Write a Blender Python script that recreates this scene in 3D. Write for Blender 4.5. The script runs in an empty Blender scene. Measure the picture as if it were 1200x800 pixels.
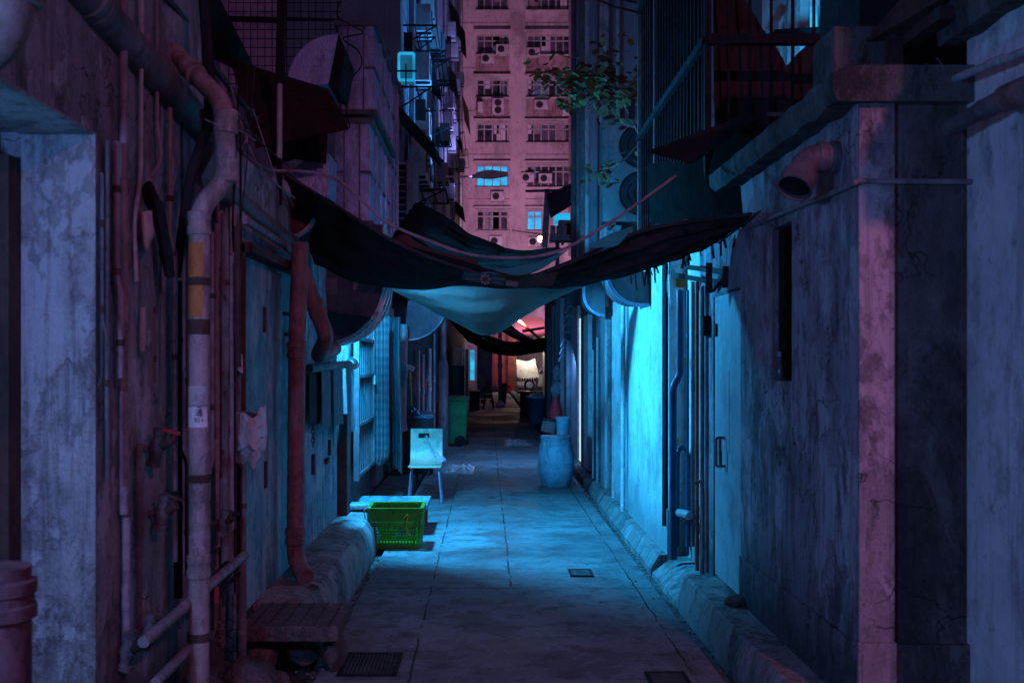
import bpy, bmesh, math, random
from mathutils import Vector, Matrix, noise
random.seed(7)
R = math.radians
F, VX, VY, EYE = 1250.0, 570.0, 425.0, 1.55      # focal length and vanishing point (1200-wide frame), eye height
sc = bpy.context.scene
col = sc.collection

def P(x, y, Y):
    return Vector(((x - VX) * Y / F, Y, EYE - (y - VY) * Y / F))
def px(x, Y): return (x - VX) * Y / F
def pz(y, Y): return EYE - (y - VY) * Y / F
def yx(x, X): return F * X / (x - VX)            # depth of picture column x on the wall plane X

# ------------------------------------------------------------------ materials
def nt(m):
    m.use_nodes = True
    t = m.node_tree
    t.nodes.clear()
    return t
class G:
    def __init__(s, name):
        s.m = bpy.data.materials.new(name); s.t = nt(s.m)
        s.out = s.n('ShaderNodeOutputMaterial'); s.b = s.n('ShaderNodeBsdfPrincipled')
        s.t.links.new(s.b.outputs[0], s.out.inputs[0])
        s.pos = s.n('ShaderNodeNewGeometry').outputs['Position']
    def n(s, k, **kw):
        x = s.t.nodes.new(k)
        for a, v in kw.items(): setattr(x, a, v)
        return x
    def l(s, a, b): s.t.links.new(a, b)
    def noise(s, scale, stretch=(1, 1, 1), detail=5, rough=.6, off=(0, 0, 0), dist=0):
        mp = s.n('ShaderNodeMapping'); mp.inputs['Scale'].default_value = stretch; mp.inputs['Location'].default_value = off
        s.l(s.pos, mp.inputs[0])
        x = s.n('ShaderNodeTexNoise'); x.inputs['Scale'].default_value = scale; x.inputs['Detail'].default_value = detail
        x.inputs['Roughness'].default_value = rough; x.inputs['Distortion'].default_value = dist
        s.l(mp.outputs[0], x.inputs['Vector'])
        return x.outputs['Fac']
    def ramp(s, fac, a, b, va=0, vb=1):
        r = s.n('ShaderNodeMapRange'); r.clamp = True
        r.inputs[1].default_value = a; r.inputs[2].default_value = b; r.inputs[3].default_value = va; r.inputs[4].default_value = vb
        s.l(fac, r.inputs[0]); return r.outputs[0]
    def mix(s, fac, a, b, blend='MIX'):
        x = s.n('ShaderNodeMix', data_type='RGBA', blend_type=blend)
        for i, v in ((0, fac), (6, a), (7, b)):
            if hasattr(v, 'links'): s.l(v, x.inputs[i])
            elif i == 0: x.inputs[0].default_value = v
            else: x.inputs[i].default_value = (*v, 1) if len(v) == 3 else v
        return x.outputs[2]
    def math(s, op, a, b=None):
        x = s.n('ShaderNodeMath', operation=op)
        for i, v in ((0, a), (1, b)):
            if v is None: continue
            if hasattr(v, 'links'): s.l(v, x.inputs[i])
            else: x.inputs[i].default_value = v
        return x.outputs[0]
    def bump(s, h, strength=.3, dist=.02):
        x = s.n('ShaderNodeBump'); x.inputs['Strength'].default_value = strength; x.inputs['Distance'].default_value = dist
        s.l(h, x.inputs['Height']); s.l(x.outputs[0], s.b.inputs['Normal'])
MATS = {}
def grimy(name, c1, c2, dark, rough=.85, streak=.6, patch=None, bump=.35, sc1=1.5, metal=0, seed=0, low=None, streak_lo=.5, moss_shade=None, spec=.3, stain=0):
    """plaster, painted metal or plastic with blotches, run-down streaks, flaked patches and a fine grain"""
    g = G(name)
    o = (seed * 3.1, seed * 1.7, seed * 2.3)
    big = g.noise(sc1, off=o); mid = g.noise(sc1 * 5, off=o, detail=6); fine = g.noise(60, off=o, detail=3)
    c = g.mix(g.ramp(big, .40, .60), c1, c2)
    blot = g.noise(sc1 * 2.3, stretch=(1, 1, .55), off=(o[0] + 8, o[1] + 2, o[2]), detail=12, rough=.74)
    c = g.mix(g.ramp(blot, .52, .60, 0, .7), c, tuple(v * .5 for v in c2))
    c = g.mix(g.ramp(mid, .48, .70, 0, .55), c, tuple(v * .6 for v in c1))
    p = None
    if patch:
        pc, amt = patch
        p = g.noise(sc1 * 1.3, stretch=(1, 1, .7), off=(o[0] + 5, o[1], o[2] + 2), detail=10, rough=.66)
        c = g.mix(g.ramp(p, 1 - amt - .012, 1 - amt + .018, 0, .75), c, pc)
    st = g.noise(6.5, stretch=(2.4, 2.4, .10), off=(o[0] + 1, o[1] + 9, o[2]), detail=9, rough=.72, dist=.5)
    run = g.math('MULTIPLY', g.ramp(st, streak_lo + .01, streak_lo + .09, 0, streak), g.ramp(g.noise(.9, stretch=(1, 1, .8), off=(o[0] + 4, o[1], o[2] + 3), detail=4), .38, .58, .15, 1))
    c = g.mix(run, c, dark)
    spk = g.noise(sc1 * 9, off=(o[0], o[1] + 4, o[2]), detail=5, rough=.75)
    c = g.mix(g.ramp(spk, .60, .68, 0, .6), c, dark)
    if stain:                                            # big black water stains and mould, ragged, drawn downwards
        sn = g.noise(1.5, stretch=(1.5, 1.5, .55), off=(o[0] + 11, o[1] + 3, o[2] + 6), detail=14, rough=.8, dist=.5)
        c = g.mix(g.ramp(sn, .525, .575, 0, stain), c, tuple(v * .5 for v in dark))
        sf = g.noise(7, stretch=(1.3, 1.3, .6), off=(o[0] + 2, o[1] + 6, o[2]), detail=10, rough=.75)
        c = g.mix(g.ramp(sf, .54, .59, 0, stain * .7), c, dark)
        dr = g.noise(11, stretch=(2.0, 2.0, .05), off=(o[0] + 7, o[1] + 1, o[2] + 4), detail=4, rough=.6, dist=.3)      # narrow drips
        dm = g.ramp(g.noise(1.6, stretch=(1, 1, 1.2), off=(o[0] + 9, o[1], o[2]), detail=6, rough=.7), .48, .56)
        c = g.mix(g.math('MULTIPLY', g.ramp(dr, .60, .64, 0, stain * .7), dm), c, tuple(v * .6 for v in dark))
        gr = g.noise(130, off=o, detail=2); c = g.mix(g.ramp(gr, .55, .7, 0, .45 * stain), c, dark); c = g.mix(g.ramp(gr, .42, .3, 0, .35 * stain), c, tuple(min(.8, v * 1.5) for v in c1))
        if stain > .55 and bump >= .5:
            vo = g.n('ShaderNodeTexVoronoi', feature='DISTANCE_TO_EDGE'); vo.inputs['Scale'].default_value = 1.7
            wv = g.n('ShaderNodeTexNoise'); wv.inputs['Scale'].default_value = 5; wv.inputs['Detail'].default_value = 8; g.l(g.pos, wv.inputs['Vector'])
            av = g.n('ShaderNodeVectorMath', operation='MULTIPLY_ADD'); g.l(wv.outputs['Color'], av.inputs[0]); av.inputs[1].default_value = (.35, .35, .35); g.l(g.pos, av.inputs[2]); g.l(av.outputs[0], vo.inputs['Vector'])
            ck = g.math('MULTIPLY', g.ramp(vo.outputs['Distance'], .008, .002), g.ramp(big, .47, .55))
            c = g.mix(g.math('MULTIPLY', ck, .9), c, tuple(v * .4 for v in dark))
    if low:                                              # dirt climbing from the foot of the wall
        sep = g.n('ShaderNodeSeparateXYZ'); g.l(g.pos, sep.inputs[0])
        z = g.math('ADD', sep.outputs[2], g.math('MULTIPLY', g.math('SUBTRACT', big, .5), .9))
        c = g.mix(g.ramp(z, low * .4, low, .85, 0), c, dark)
    if moss_shade:
        mo = g.noise(1.1, stretch=(1, 1, .5), off=(o[0] + 3, o[1], o[2]), detail=9, rough=.7)
        c = g.mix(g.ramp(mo, .42, .6, 0, .95), c, moss_shade)
    g.l(c, g.b.inputs['Base Color'])
    rr = g.ramp(mid, .3, .7, max(.05, rough - .12), min(1, rough + .12)); g.l(rr, g.b.inputs['Roughness'])
    g.b.inputs['Metallic'].default_value = metal; g.b.inputs['Specular IOR Level'].default_value = spec
    h = g.math('ADD', g.math('MULTIPLY', mid, .8), g.math('MULTIPLY', fine, .35)); h = g.math('ADD', h, g.math('MULTIPLY', blot, .7))
    if p is not None: h = g.math('ADD', h, g.math('MULTIPLY', g.ramp(p, 1 - amt - .02, 1 - amt + .02), .35))
    g.bump(h, bump, .02)
    MATS[name] = g.m; return g.m
def emis(name, c, s, vary=0):
    g = G(name); g.b.inputs['Base Color'].default_value = (*[v * .3 for v in c], 1)
    g.b.inputs['Emission Strength'].default_value = s
    if vary:
        n = g.noise(1.6, stretch=(1, 1, 1.5)); g.l(g.mix(g.ramp(n, .35, .65), tuple(v * vary for v in c), c), g.b.inputs['Emission Color'])
    else: g.b.inputs['Emission Color'].default_value = (*c, 1)
    MATS[name] = g.m; return g.m

M = {}
M['road'] = None
grimy('plaster_left', (.34, .35, .37), (.22, .23, .26), (.05, .045, .045), streak=.5, patch=((.46, .47, .52), .45), sc1=2.2, bump=.8, low=.5, stain=.6)
grimy('jamb', (.36, .39, .40), (.27, .29, .31), (.07, .06, .055), streak=.45, patch=((.38, .42, .45), .50), sc1=2.2, bump=1.0, seed=3, stain=.35)
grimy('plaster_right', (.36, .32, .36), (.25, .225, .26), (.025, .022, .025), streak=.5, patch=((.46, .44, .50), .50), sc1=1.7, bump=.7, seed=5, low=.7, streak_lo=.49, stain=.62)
grimy('front_right_shade', (.20, .15, .15), (.13, .10, .10), (.05, .04, .04), streak=.25, patch=((.22, .18, .18), .42), sc1=2.0, bump=.5, seed=8, moss_shade=(.022, .021, .018), stain=.6)  # dark tone holds the near wall's cast shadow as well as moss
grimy('corner_right', (.37, .285, .31), (.26, .2, .22), (.10, .07, .075), streak=.45, patch=((.5, .39, .42), .46), sc1=2.6, bump=.5, seed=12, stain=.6)  # pink lamplight on the corner strip is put into this colour
grimy('near_right', (.66, .63, .66), (.54, .53, .57), (.12, .12, .13), streak=.4, patch=((.42, .43, .46), .36), sc1=1.4, bump=.35, seed=4, stain=0.35)
grimy('bright_wall', (.62, .66, .64), (.50, .55, .55), (.2, .22, .22), streak=.4, sc1=2.2, bump=.3, seed=9, low=.55, stain=0.22)
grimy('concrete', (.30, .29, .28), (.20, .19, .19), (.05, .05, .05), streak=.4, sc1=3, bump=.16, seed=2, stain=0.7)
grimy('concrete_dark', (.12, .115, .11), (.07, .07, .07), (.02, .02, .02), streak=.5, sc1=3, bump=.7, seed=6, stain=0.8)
grimy('facade_left', (.30, .33, .36), (.22, .24, .27), (.07, .07, .08), streak=.75, sc1=.5, bump=.3, seed=7, stain=0.6)
grimy('facade_face', (.22, .23, .27), (.19, .2, .23), (.10, .1, .11), streak=.3, sc1=.4, bump=.2, seed=17)
grimy('facade_pink', (.55, .48, .47), (.45, .39, .39), (.16, .11, .10), streak=.35, sc1=.25, bump=.3, seed=11, streak_lo=.52, stain=.2)
grimy('facade_apron', (.40, .30, .30), (.28, .2, .2), (.09, .05, .045), streak=.7, sc1=.5, bump=.3, seed=57, stain=.5)
grimy('dark_wall', (.10, .10, .11), (.06, .06, .065), (.02, .02, .02), streak=.6, sc1=2, bump=.5, seed=13)
grimy('sheet_blue', (.17, .34, .40), (.12, .25, .30), (.05, .05, .05), rough=.6, streak=.6, patch=((.34, .39, .42), .46), sc1=2.0, bump=.3, seed=14, stain=0.6)  # teal light on the left doors is put into the paint colour
grimy('door_paint', (.36, .46, .50), (.36, .40, .42), (.14, .16, .17), rough=.5, streak=.3, sc1=1.6, bump=.12, seed=15, stain=0.2)
grimy('pipe_pink', (.36, .30, .30), (.28, .235, .235), (.13, .09, .08), rough=.6, streak=.35, sc1=3, bump=.25, seed=18, stain=.6)
grimy('pipe_stain', (.45, .20, .06), (.35, .13, .04), (.10, .05, .03), rough=.8, streak=.6, sc1=5, bump=.3, seed=18)
grimy('pipe_grey', (.17, .16, .17), (.11, .105, .11), (.04, .04, .04), rough=.55, streak=.4, sc1=4, bump=.35, seed=19, stain=0.4)
grimy('pipe_red', (.25, .15, .145), (.18, .105, .10), (.06, .03, .03), rough=.6, streak=.4, sc1=4, bump=.3, seed=20, stain=0.4)
grimy('pipe_pale', (.45, .46, .47), (.34, .35, .36), (.12, .11, .11), rough=.45, streak=.4, sc1=5, bump=.2, seed=21, stain=0.4)
grimy('pipe_mauve', (.30, .24, .27), (.22, .18, .2), (.08, .06, .07), rough=.55, streak=.4, sc1=5, bump=.3, seed=31, stain=0.5)
grimy('steel', (.34, .43, .64), (.24, .31, .47), (.22, .21, .22), rough=.36, streak=.3, sc1=1.6, metal=.6, bump=.9, seed=22, stain=0.35)  # bluish cast of the light on the ducts is put into the base
grimy('steel_dull', (.13, .13, .14), (.09, .09, .10), (.06, .05, .05), rough=.6, streak=.4, sc1=3, metal=.3, bump=.25, seed=23)
grimy('rust_dark', (.09, .05, .04), (.05, .03, .028), (.02, .015, .015), rough=.85, streak=.4, sc1=4, bump=.5, seed=24)
grimy('black_metal', (.022, .022, .026), (.014, .014, .016), (.008, .008, .008), rough=.7, streak=.3, sc1=5, bump=.2, seed=25, spec=.08)
grimy('black_plastic', (.025, .026, .03), (.018, .018, .02), (.01, .01, .01), rough=.45, streak=.2, sc1=4, bump=.1, seed=26)
grimy('rubber', (.02, .018, .02), (.013, .012, .013), (.008, .008, .008), rough=.7, streak=.2, sc1=5, bump=.2, seed=27, spec=.15)
grimy('ac_white', (.55, .54, .54), (.45, .44, .44), (.2, .16, .14), rough=.5, streak=.45, sc1=2, bump=.1, seed=28)
grimy('white_metal', (.62, .64, .64), (.5, .52, .52), (.12, .10, .09), rough=.45, streak=.5, sc1=6, bump=.2, seed=29)
grimy('tarp_black', (.060, .046, .046), (.042, .034, .034), (.02, .018, .018), rough=.9, streak=.2, sc1=3, bump=.3, seed=30, spec=.02)
grimy('tarp_dark', (.016, .013, .013), (.011, .0095, .0095), (.006, .006, .006), rough=.95, streak=.2, sc1=3, bump=.3, seed=58, spec=.02)
grimy('galvanised', (.62, .64, .66), (.5, .52, .55), (.25, .25, .26), rough=.32, streak=.2, sc1=3, metal=.55, bump=.12, seed=59, spec=.5)
grimy('elbow_face', (.075, .085, .105), (.055, .062, .08), (.03, .03, .035), rough=.7, streak=.4, sc1=3, bump=.15, seed=60, spec=.1)
grimy('pipe_brick', (.42, .10, .07), (.34, .08, .06), (.1, .03, .03), rough=.6, streak=.4, sc1=5, bump=.2, seed=61, stain=.4)
grimy('pink_light_patch', (.75, .42, .5), (.6, .34, .42), (.25, .15, .18), streak=.4, sc1=1, bump=.2, seed=62)  # pink light on the tenement wall, held in the colour
grimy('pipe_stand', (.22, .075, .085), (.15, .05, .06), (.05, .02, .02), rough=.8, streak=.4, sc1=5, bump=.2, seed=63, stain=.5)
grimy('duct_pink', (.22, .09, .11), (.15, .065, .08), (.05, .02, .03), streak=.5, sc1=2.5, bump=.2, seed=64, stain=.5, spec=.1)
grimy('brown_dark', (.032, .02, .018), (.02, .013, .012), (.01, .008, .008), rough=.9, streak=.3, sc1=3, bump=.4, seed=56, spec=.1)
grimy('tarp_red', (.16, .04, .035), (.11, .03, .025), (.02, .01, .01), rough=.7, streak=.2, sc1=5, bump=.3, seed=33)
grimy('tarp_print', (.26, .22, .22), (.19, .17, .18), (.06, .05, .05), rough=.7, streak=.2, sc1=6, bump=.2, seed=34)
grimy('plastic_blue', (.30, .45, .56), (.24, .37, .48), (.03, .07, .12), rough=.38, streak=.25, sc1=3, bump=.08, seed=35)
grimy('plastic_navy', (.03, .08, .15), (.025, .06, .12), (.015, .03, .05), rough=.42, streak=.3, sc1=3, bump=.08, seed=36)
grimy('plastic_green', (.05, .24, .01), (.04, .19, .008), (.03, .10, .01), rough=.4, streak=.25, sc1=6, bump=.08, seed=37, stain=0.4)
grimy('bin_green', (.03, .20, .06), (.025, .16, .05), (.015, .06, .02), rough=.4, streak=.25, sc1=3, bump=.06, seed=38)
grimy('wood', (.16, .12, .09), (.10, .075, .06), (.04, .03, .025), rough=.85, streak=.3, sc1=5, bump=.5, seed=39)
grimy('chair_ply', (.80, .72, .52), (.74, .66, .48), (.4, .38, .3), rough=.4, streak=.12, sc1=2, bump=.04, seed=40, stain=0.12)
grimy('towel', (.13, .155, .175), (.105, .125, .145), (.08, .09, .1), rough=.95, streak=.15, sc1=8, bump=.5, seed=41)
grimy('cloth_dark', (.03, .03, .034), (.02, .02, .024), (.012, .012, .012), rough=.95, streak=.2, sc1=6, bump=.5, seed=42)
grimy('cloth_teal', (.05, .30, .30), (.04, .24, .25), (.02, .1, .1), rough=.9, streak=.2, sc1=5, bump=.3, seed=43)
grimy('cloth_red', (.45, .02, .03), (.32, .015, .02), (.1, .01, .01), rough=.7, streak=.1, sc1=6, bump=.3, seed=44)
grimy('cloth_pale', (.62, .60, .58), (.52, .5, .5), (.25, .24, .24), rough=.85, streak=.2, sc1=5, bump=.4, seed=45)
grimy('red_wall', (.16, .035, .03), (.11, .025, .022), (.04, .012, .012), rough=.8, streak=.5, sc1=1.5, bump=.2, seed=46)
grimy('rope', (.30, .24, .27), (.22, .18, .20), (.1, .08, .09), rough=.7, streak=.2, sc1=6, bump=.2, seed=47)
grimy('cable', (.045, .042, .045), (.03, .028, .03), (.015, .015, .015), rough=.6, streak=.2, sc1=6, bump=.2, seed=48)
grimy('wood_yellow', (.65, .36, .05), (.45, .26, .05), (.2, .1, .03), rough=.6, streak=.1, sc1=6, bump=.1, seed=49)
grimy('orange_tape', (.62, .20, .02), (.5, .15, .02), (.3, .08, .02), rough=.6, streak=.1, sc1=6, bump=.1, seed=50)
grimy('pink_card', (.36, .15, .14), (.30, .12, .11), (.15, .07, .06), rough=.9, streak=.1, sc1=6, bump=.2, seed=51)
grimy('rubble', (.16, .13, .125), (.09, .08, .08), (.03, .03, .03), rough=.95, streak=.2, sc1=6, bump=1, seed=52)
grimy('car_paint', (.6, .6, .6), (.58, .58, .58), (.5, .5, .5), rough=.25, streak=.0, sc1=1, bump=.0, seed=53)
grimy('sticker', (.7, .72, .74), (.6, .62, .65), (.3, .3, .32), rough=.6, streak=.2, sc1=12, bump=.1, seed=54)
grimy('ink', (.02, .02, .025), (.015, .015, .02), (.01, .01, .01), rough=.7, streak=.1, sc1=12, bump=.1, seed=55)
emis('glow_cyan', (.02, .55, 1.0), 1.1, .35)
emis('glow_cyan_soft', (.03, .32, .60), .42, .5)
emis('glow_cyan_dim', (.01, .14, .30), .5, .4)
emis('glow_white', (.6, .85, 1.0), 1.1)
emis('glow_bulb', (1.0, .68, .38), 14)
emis('glow_warm', (1.0, .40, .22), .25, .2)
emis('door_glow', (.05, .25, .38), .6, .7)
emis('tube_glow', (.05, .6, 1), 6)
def dark_glass():
    g = G('dark_glass'); g.b.inputs['Base Color'].default_value = (.02, .022, .03, 1); g.b.inputs['Roughness'].default_value = .12
    n = g.noise(.8); g.l(g.mix(g.ramp(n, .4, .6), (.02, .02, .03), (.10, .085, .11)), g.b.inputs['Base Color'])
    MATS['dark_glass'] = g.m
dark_glass()
def clear_plastic():
    g = G('clear_plastic'); b = g.b
    b.inputs['Base Color'].default_value = (.8, .85, .88, 1); b.inputs['Roughness'].default_value = .15
    tr = g.n('ShaderNodeBsdfTransparent'); mx = g.n('ShaderNodeMixShader'); mx.inputs[0].default_value = .55
    g.l(tr.outputs[0], mx.inputs[1]); g.l(b.outputs[0], mx.inputs[2]); g.l(mx.outputs[0], g.out.inputs[0])
    g.bump(g.noise(9, detail=4), 1, .05)
    MATS['clear_plastic'] = g.m
clear_plastic()
def translucent(name, c, frac=.5, weave=False):
    g = G(name); b = g.b
    n = g.noise(2.5, stretch=(1, 1, 2)); cc = g.mix(g.ramp(n, .35, .65), c, tuple(v * .7 for v in c))
    g.l(cc, b.inputs['Base Color']); b.inputs['Roughness'].default_value = .85
    tr = g.n('ShaderNodeBsdfTranslucent'); g.l(cc, tr.inputs[0])
    mx = g.n('ShaderNodeMixShader'); mx.inputs[0].default_value = frac
    g.l(b.outputs[0], mx.inputs[1]); g.l(tr.outputs[0], mx.inputs[2]); g.l(mx.outputs[0], g.out.inputs[0])
    g.bump(g.noise(25, detail=4), .25, .01)
    MATS[name] = g.m
translucent('cloth_sail', (.085, .048, .040), .2)
translucent('cloth_teal_thin', (.06, .50, .46), .5)
translucent('leaf', (.20, .105, .03), .3)
def gingham():
    g = G('gingham'); s = g.n('ShaderNodeSeparateXYZ'); g.l(g.pos, s.inputs[0])
    def stripes(o, k): return g.math('GREATER_THAN', g.math('SINE', g.math('MULTIPLY', o, k)), 0)
    a = g.math('ADD', stripes(g.math('ADD', s.outputs[0], s.outputs[1]), 90), stripes(s.outputs[2], 70))
    c = g.mix(g.math('MULTIPLY', a, .5), (.07, .10, .12), (.17, .20, .21))
    g.l(c, g.b.inputs['Base Color']); g.b.inputs['Roughness'].default_value = .9
    MATS['gingham'] = g.m
gingham()
def road():
    g = G('road')
    s = g.n('ShaderNodeSeparateXYZ'); g.l(g.pos, s.inputs[0])
    x, y = s.outputs[0], s.outputs[1]
    w = g.math('MULTIPLY', g.math('SUBTRACT', g.noise(3, detail=5), .5), .05)
    big = g.noise(.9, detail=7); mid = g.noise(5, detail=7); fine = g.noise(90, detail=3)
    brush = g.noise(42, stretch=(.6, 2.6, 1), detail=6, rough=.7); big2 = g.noise(1.9, off=(3, 1, 0), detail=10, rough=.72)
    spk = g.noise(38, detail=5, rough=.8)
    c = g.mix(g.ramp(big, .35, .65), (.29, .335, .345), (.18, .205, .21))  # blue-teal cast of the lamplight mixed into the paving colour
    c = g.mix(g.ramp(mid, .5, .72, 0, .75), c, (.05, .05, .05))
    c = g.mix(g.ramp(brush, .45, .66, 0, .55), c, (.07, .068, .065))
    c = g.mix(g.ramp(big2, .52, .58, 0, .45), c, (.075, .072, .07))
    c = g.mix(g.ramp(spk, .60, .68, 0, .7), c, (.02, .02, .02)); c = g.mix(g.ramp(spk, .36, .30, 0, .5), c, (.42, .42, .42)); c = g.mix(g.ramp(g.noise(150, detail=2), .5, .68, 0, .55), c, (.05, .05, .05))
    xw = g.math('ADD', x, w); yw = g.math('ADD', y, w)
    line = None
    def add(v):
        nonlocal line
        line = v if line is None else g.math('MAXIMUM', line, v)
    for q in (-.38, 1.03): add(g.math('LESS_THAN', g.math('ABSOLUTE', g.math('SUBTRACT', xw, q)), .006))
    for q in (.17,):
        a = g.math('LESS_THAN', g.math('ABSOLUTE', g.math('SUBTRACT', xw, q)), .007)
        add(g.math('MULTIPLY', a, g.math('GREATER_THAN', y, 7.4)))
    for q in (5.05, 7.35, 9.36, 11.6, 15.0, 19.2, 24, 30, 38): add(g.math('LESS_THAN', g.math('ABSOLUTE', g.math('SUBTRACT', yw, q)), .007))
    keep = g.ramp(g.noise(2.2, off=(4, 4, 0)), .40, .52)
    line = g.math('MULTIPLY', line, keep)
    c = g.mix(g.math('MULTIPLY', line, .85), c, (.015, .015, .015))
    pt = g.noise(.55, off=(2, 7, 0), detail=9, rough=.7)     # damp patches
    c = g.mix(g.ramp(pt, .50, .56, 0, .45), c, (.055, .055, .06))
    g.l(c, g.b.inputs['Base Color'])
    g.l(g.ramp(pt, .46, .58, .8, .45), g.b.inputs['Roughness']); g.b.inputs['Specular IOR Level'].default_value = .12
    h = g.math('ADD', g.math('MULTIPLY', mid, .5), g.math('MULTIPLY', fine, .35))
    h = g.math('ADD', h, g.math('MULTIPLY', brush, .3)); h = g.math('SUBTRACT', h, line)
    g.bump(h, 1.0, .025); MATS['road'] = g.m
road()
def wet():
    g = G('wet_gutter'); n = g.noise(14, detail=5)
    g.l(g.mix(g.ramp(n, .4, .6), (.05, .05, .05), (.12, .12, .12)), g.b.inputs['Base Color'])
    g.l(g.ramp(n, .4, .6, .08, .4), g.b.inputs['Roughness']); g.bump(n, .8, .03); MATS['wet_gutter'] = g.m
wet()

# ------------------------------------------------------------------ mesh building
class MB:
    def __init__(s): s.bm = bmesh.new()
    def box(s, a, b, bev=0):
        a, b = Vector(a), Vector(b)
        lo = Vector(map(min, a, b)); hi = Vector(map(max, a, b))
        v = [s.bm.verts.new((lo[0] if i & 1 == 0 else hi[0], lo[1] if i & 2 == 0 else hi[1], lo[2] if i & 4 == 0 else hi[2])) for i in range(8)]
        fs = [s.bm.faces.new([v[k] for k in f]) for f in ((0, 2, 3, 1), (4, 5, 7, 6), (0, 1, 5, 4), (2, 6, 7, 3), (0, 4, 6, 2), (1, 3, 7, 5))]
        if bev:
            es = {e for f in fs for e in f.edges}
            bmesh.ops.bevel(s.bm, geom=list(es), offset=bev, segments=2, affect='EDGES', profile=.6)
        return s
    def obox(s, c, size, rot=(0, 0, 0), bev=0):
        n0 = len(s.bm.verts)
        h = Vector(size) / 2; s.box(-h, h, bev)
        s.bm.verts.ensure_lookup_table()
        from mathutils import Euler
        mt = Matrix.Translation(Vector(c)) @ Euler(rot).to_matrix().to_4x4()
        for v in s.bm.verts[n0:]: v.co = mt @ v.co
        return s
    def bar(s, p0, p1, w, h=None):
        """a rectangular bar between two points"""
        h = h or w; p0, p1 = Vector(p0), Vector(p1); d = p1 - p0
        n0 = len(s.bm.verts); s.box((-w / 2, -h / 2, 0), (w / 2, h / 2, d.length)); s.bm.verts.ensure_lookup_table()
        q = d.to_track_quat('Z', 'Y').to_matrix().to_4x4(); mt = Matrix.Translation(p0) @ q
        for v in s.bm.verts[n0:]: v.co = mt @ v.co
        return s
    def rings(s, rings, close=True, caps=True):
        vs = [[s.bm.verts.new(p) for p in r] for r in rings]
        n = len(vs[0])
        for a, b in zip(vs, vs[1:]):
            for i in range(n if close else n - 1):
                j = (i + 1) % n
                s.bm.faces.new((a[i], a[j], b[j], b[i]))
        if caps and close:
            s.bm.faces.new(list(reversed(vs[0]))); s.bm.faces.new(vs[-1])
        return s
    def tube(s, pts, r, seg=14, caps=True, sm=0):
        pts = [Vector(p) for p in pts]
        if sm: pts = smooth_path(pts, sm)
        n = len(pts); rs = r if isinstance(r, (list, tuple)) else [r] * n
        t0 = (pts[1] - pts[0]).normalized()
        up = Vector((0, 0, 1)) if abs(t0.z) < .9 else Vector((0, 1, 0))
        u = t0.cross(up).normalized(); rings = []; prev = t0
        for i, p in enumerate(pts):
            if i == 0: t = t0
            elif i == n - 1: t = (pts[i] - pts[i - 1]).normalized()
            else: t = ((pts[i + 1] - p).normalized() + (p - pts[i - 1]).normalized()).normalized()
            q = prev.rotation_difference(t); u = (q @ u).normalized(); u = (u - t * u.dot(t)).normalized(); prev = t
            w = t.cross(u)
            k = 1.0
            if 0 < i < n - 1:
                cs = (pts[i + 1] - p).normalized().dot((p - pts[i - 1]).normalized()); k = 1 / max(.5, math.sqrt(max(.01, (1 + cs) / 2)))
            rings.append([p + (u * math.cos(a) + w * math.sin(a)) * rs[i] for a in [2 * math.pi * j / seg for j in range(seg)]])
        return s.rings(rings, True, caps)
    def lathe(s, prof, c, seg=28, axis=(0, 0, 1)):
        c = Vector(c); q = Vector((0, 0, 1)).rotation_difference(Vector(axis))
        rings = []
        for r, z in prof:
            rings.append([c + q @ Vector((r * math.cos(2 * math.pi * j / seg), r * math.sin(2 * math.pi * j / seg), z)) for j in range(seg)])
        return s.rings(rings, True, True)
    def prism(s, poly, fn, d0, d1):
        """poly of (u,v), extruded from d0 to d1; fn(u,v,d) -> point"""
        a = [s.bm.verts.new(fn(u, v, d0)) for u, v in poly]; b = [s.bm.verts.new(fn(u, v, d1)) for u, v in poly]
        n = len(poly); s.bm.faces.new(a); s.bm.faces.new(list(reversed(b)))
        for i in range(n):
            j = (i + 1) % n; s.bm.faces.new((a[j], a[i], b[i], b[j]))
        return s
    def sheet(s, rows, nu=24, nv=10, wr=0, wf=3.0, seed=0, th=0):
        """a cloth through a grid of control points"""
        rows = [[Vector(p) for p in r] for r in rows]
        rr = [resample(r, nu) for r in rows]
        cols = [resample([r[i] for r in rr], nv) for i in range(nu)]
        g = [[cols[i][j].copy() for i in range(nu)] for j in range(nv)]
        if wr:
            for j in range(nv):
                for i in range(nu):
                    q = g[j][i] * wf + Vector((seed * 7.3, 0, 0)); q2 = Vector((q.x * .6, q.y * 2.0, q.z * 2))
                    edge = 1.0; fold = noise.noise(Vector((j / nv * 9 + seed, i / nu * 1.4, seed))) + .5 * noise.noise(Vector((j / nv * 22 + i / nu * 3, i / nu * 2.2, seed + 4)))
                    if wr > .04: g[j][i].z += wr * .9 * fold
                    g[j][i].z += wr * edge * (noise.noise(q) + .5 * noise.noise(q2 * 2.2))
                    g[j][i].y += wr * .6 * noise.noise(q + Vector((0, 31, 0)))
        vs = [[s.bm.verts.new(p) for p in r] for r in g]
        for a, b in zip(vs, vs[1:]):
            for i in range(nu - 1): s.bm.faces.new((a[i], a[i + 1], b[i + 1], b[i]))
        return s
    def quad(s, *p):
        s.bm.faces.new([s.bm.verts.new(q) for q in p]); return s
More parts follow.
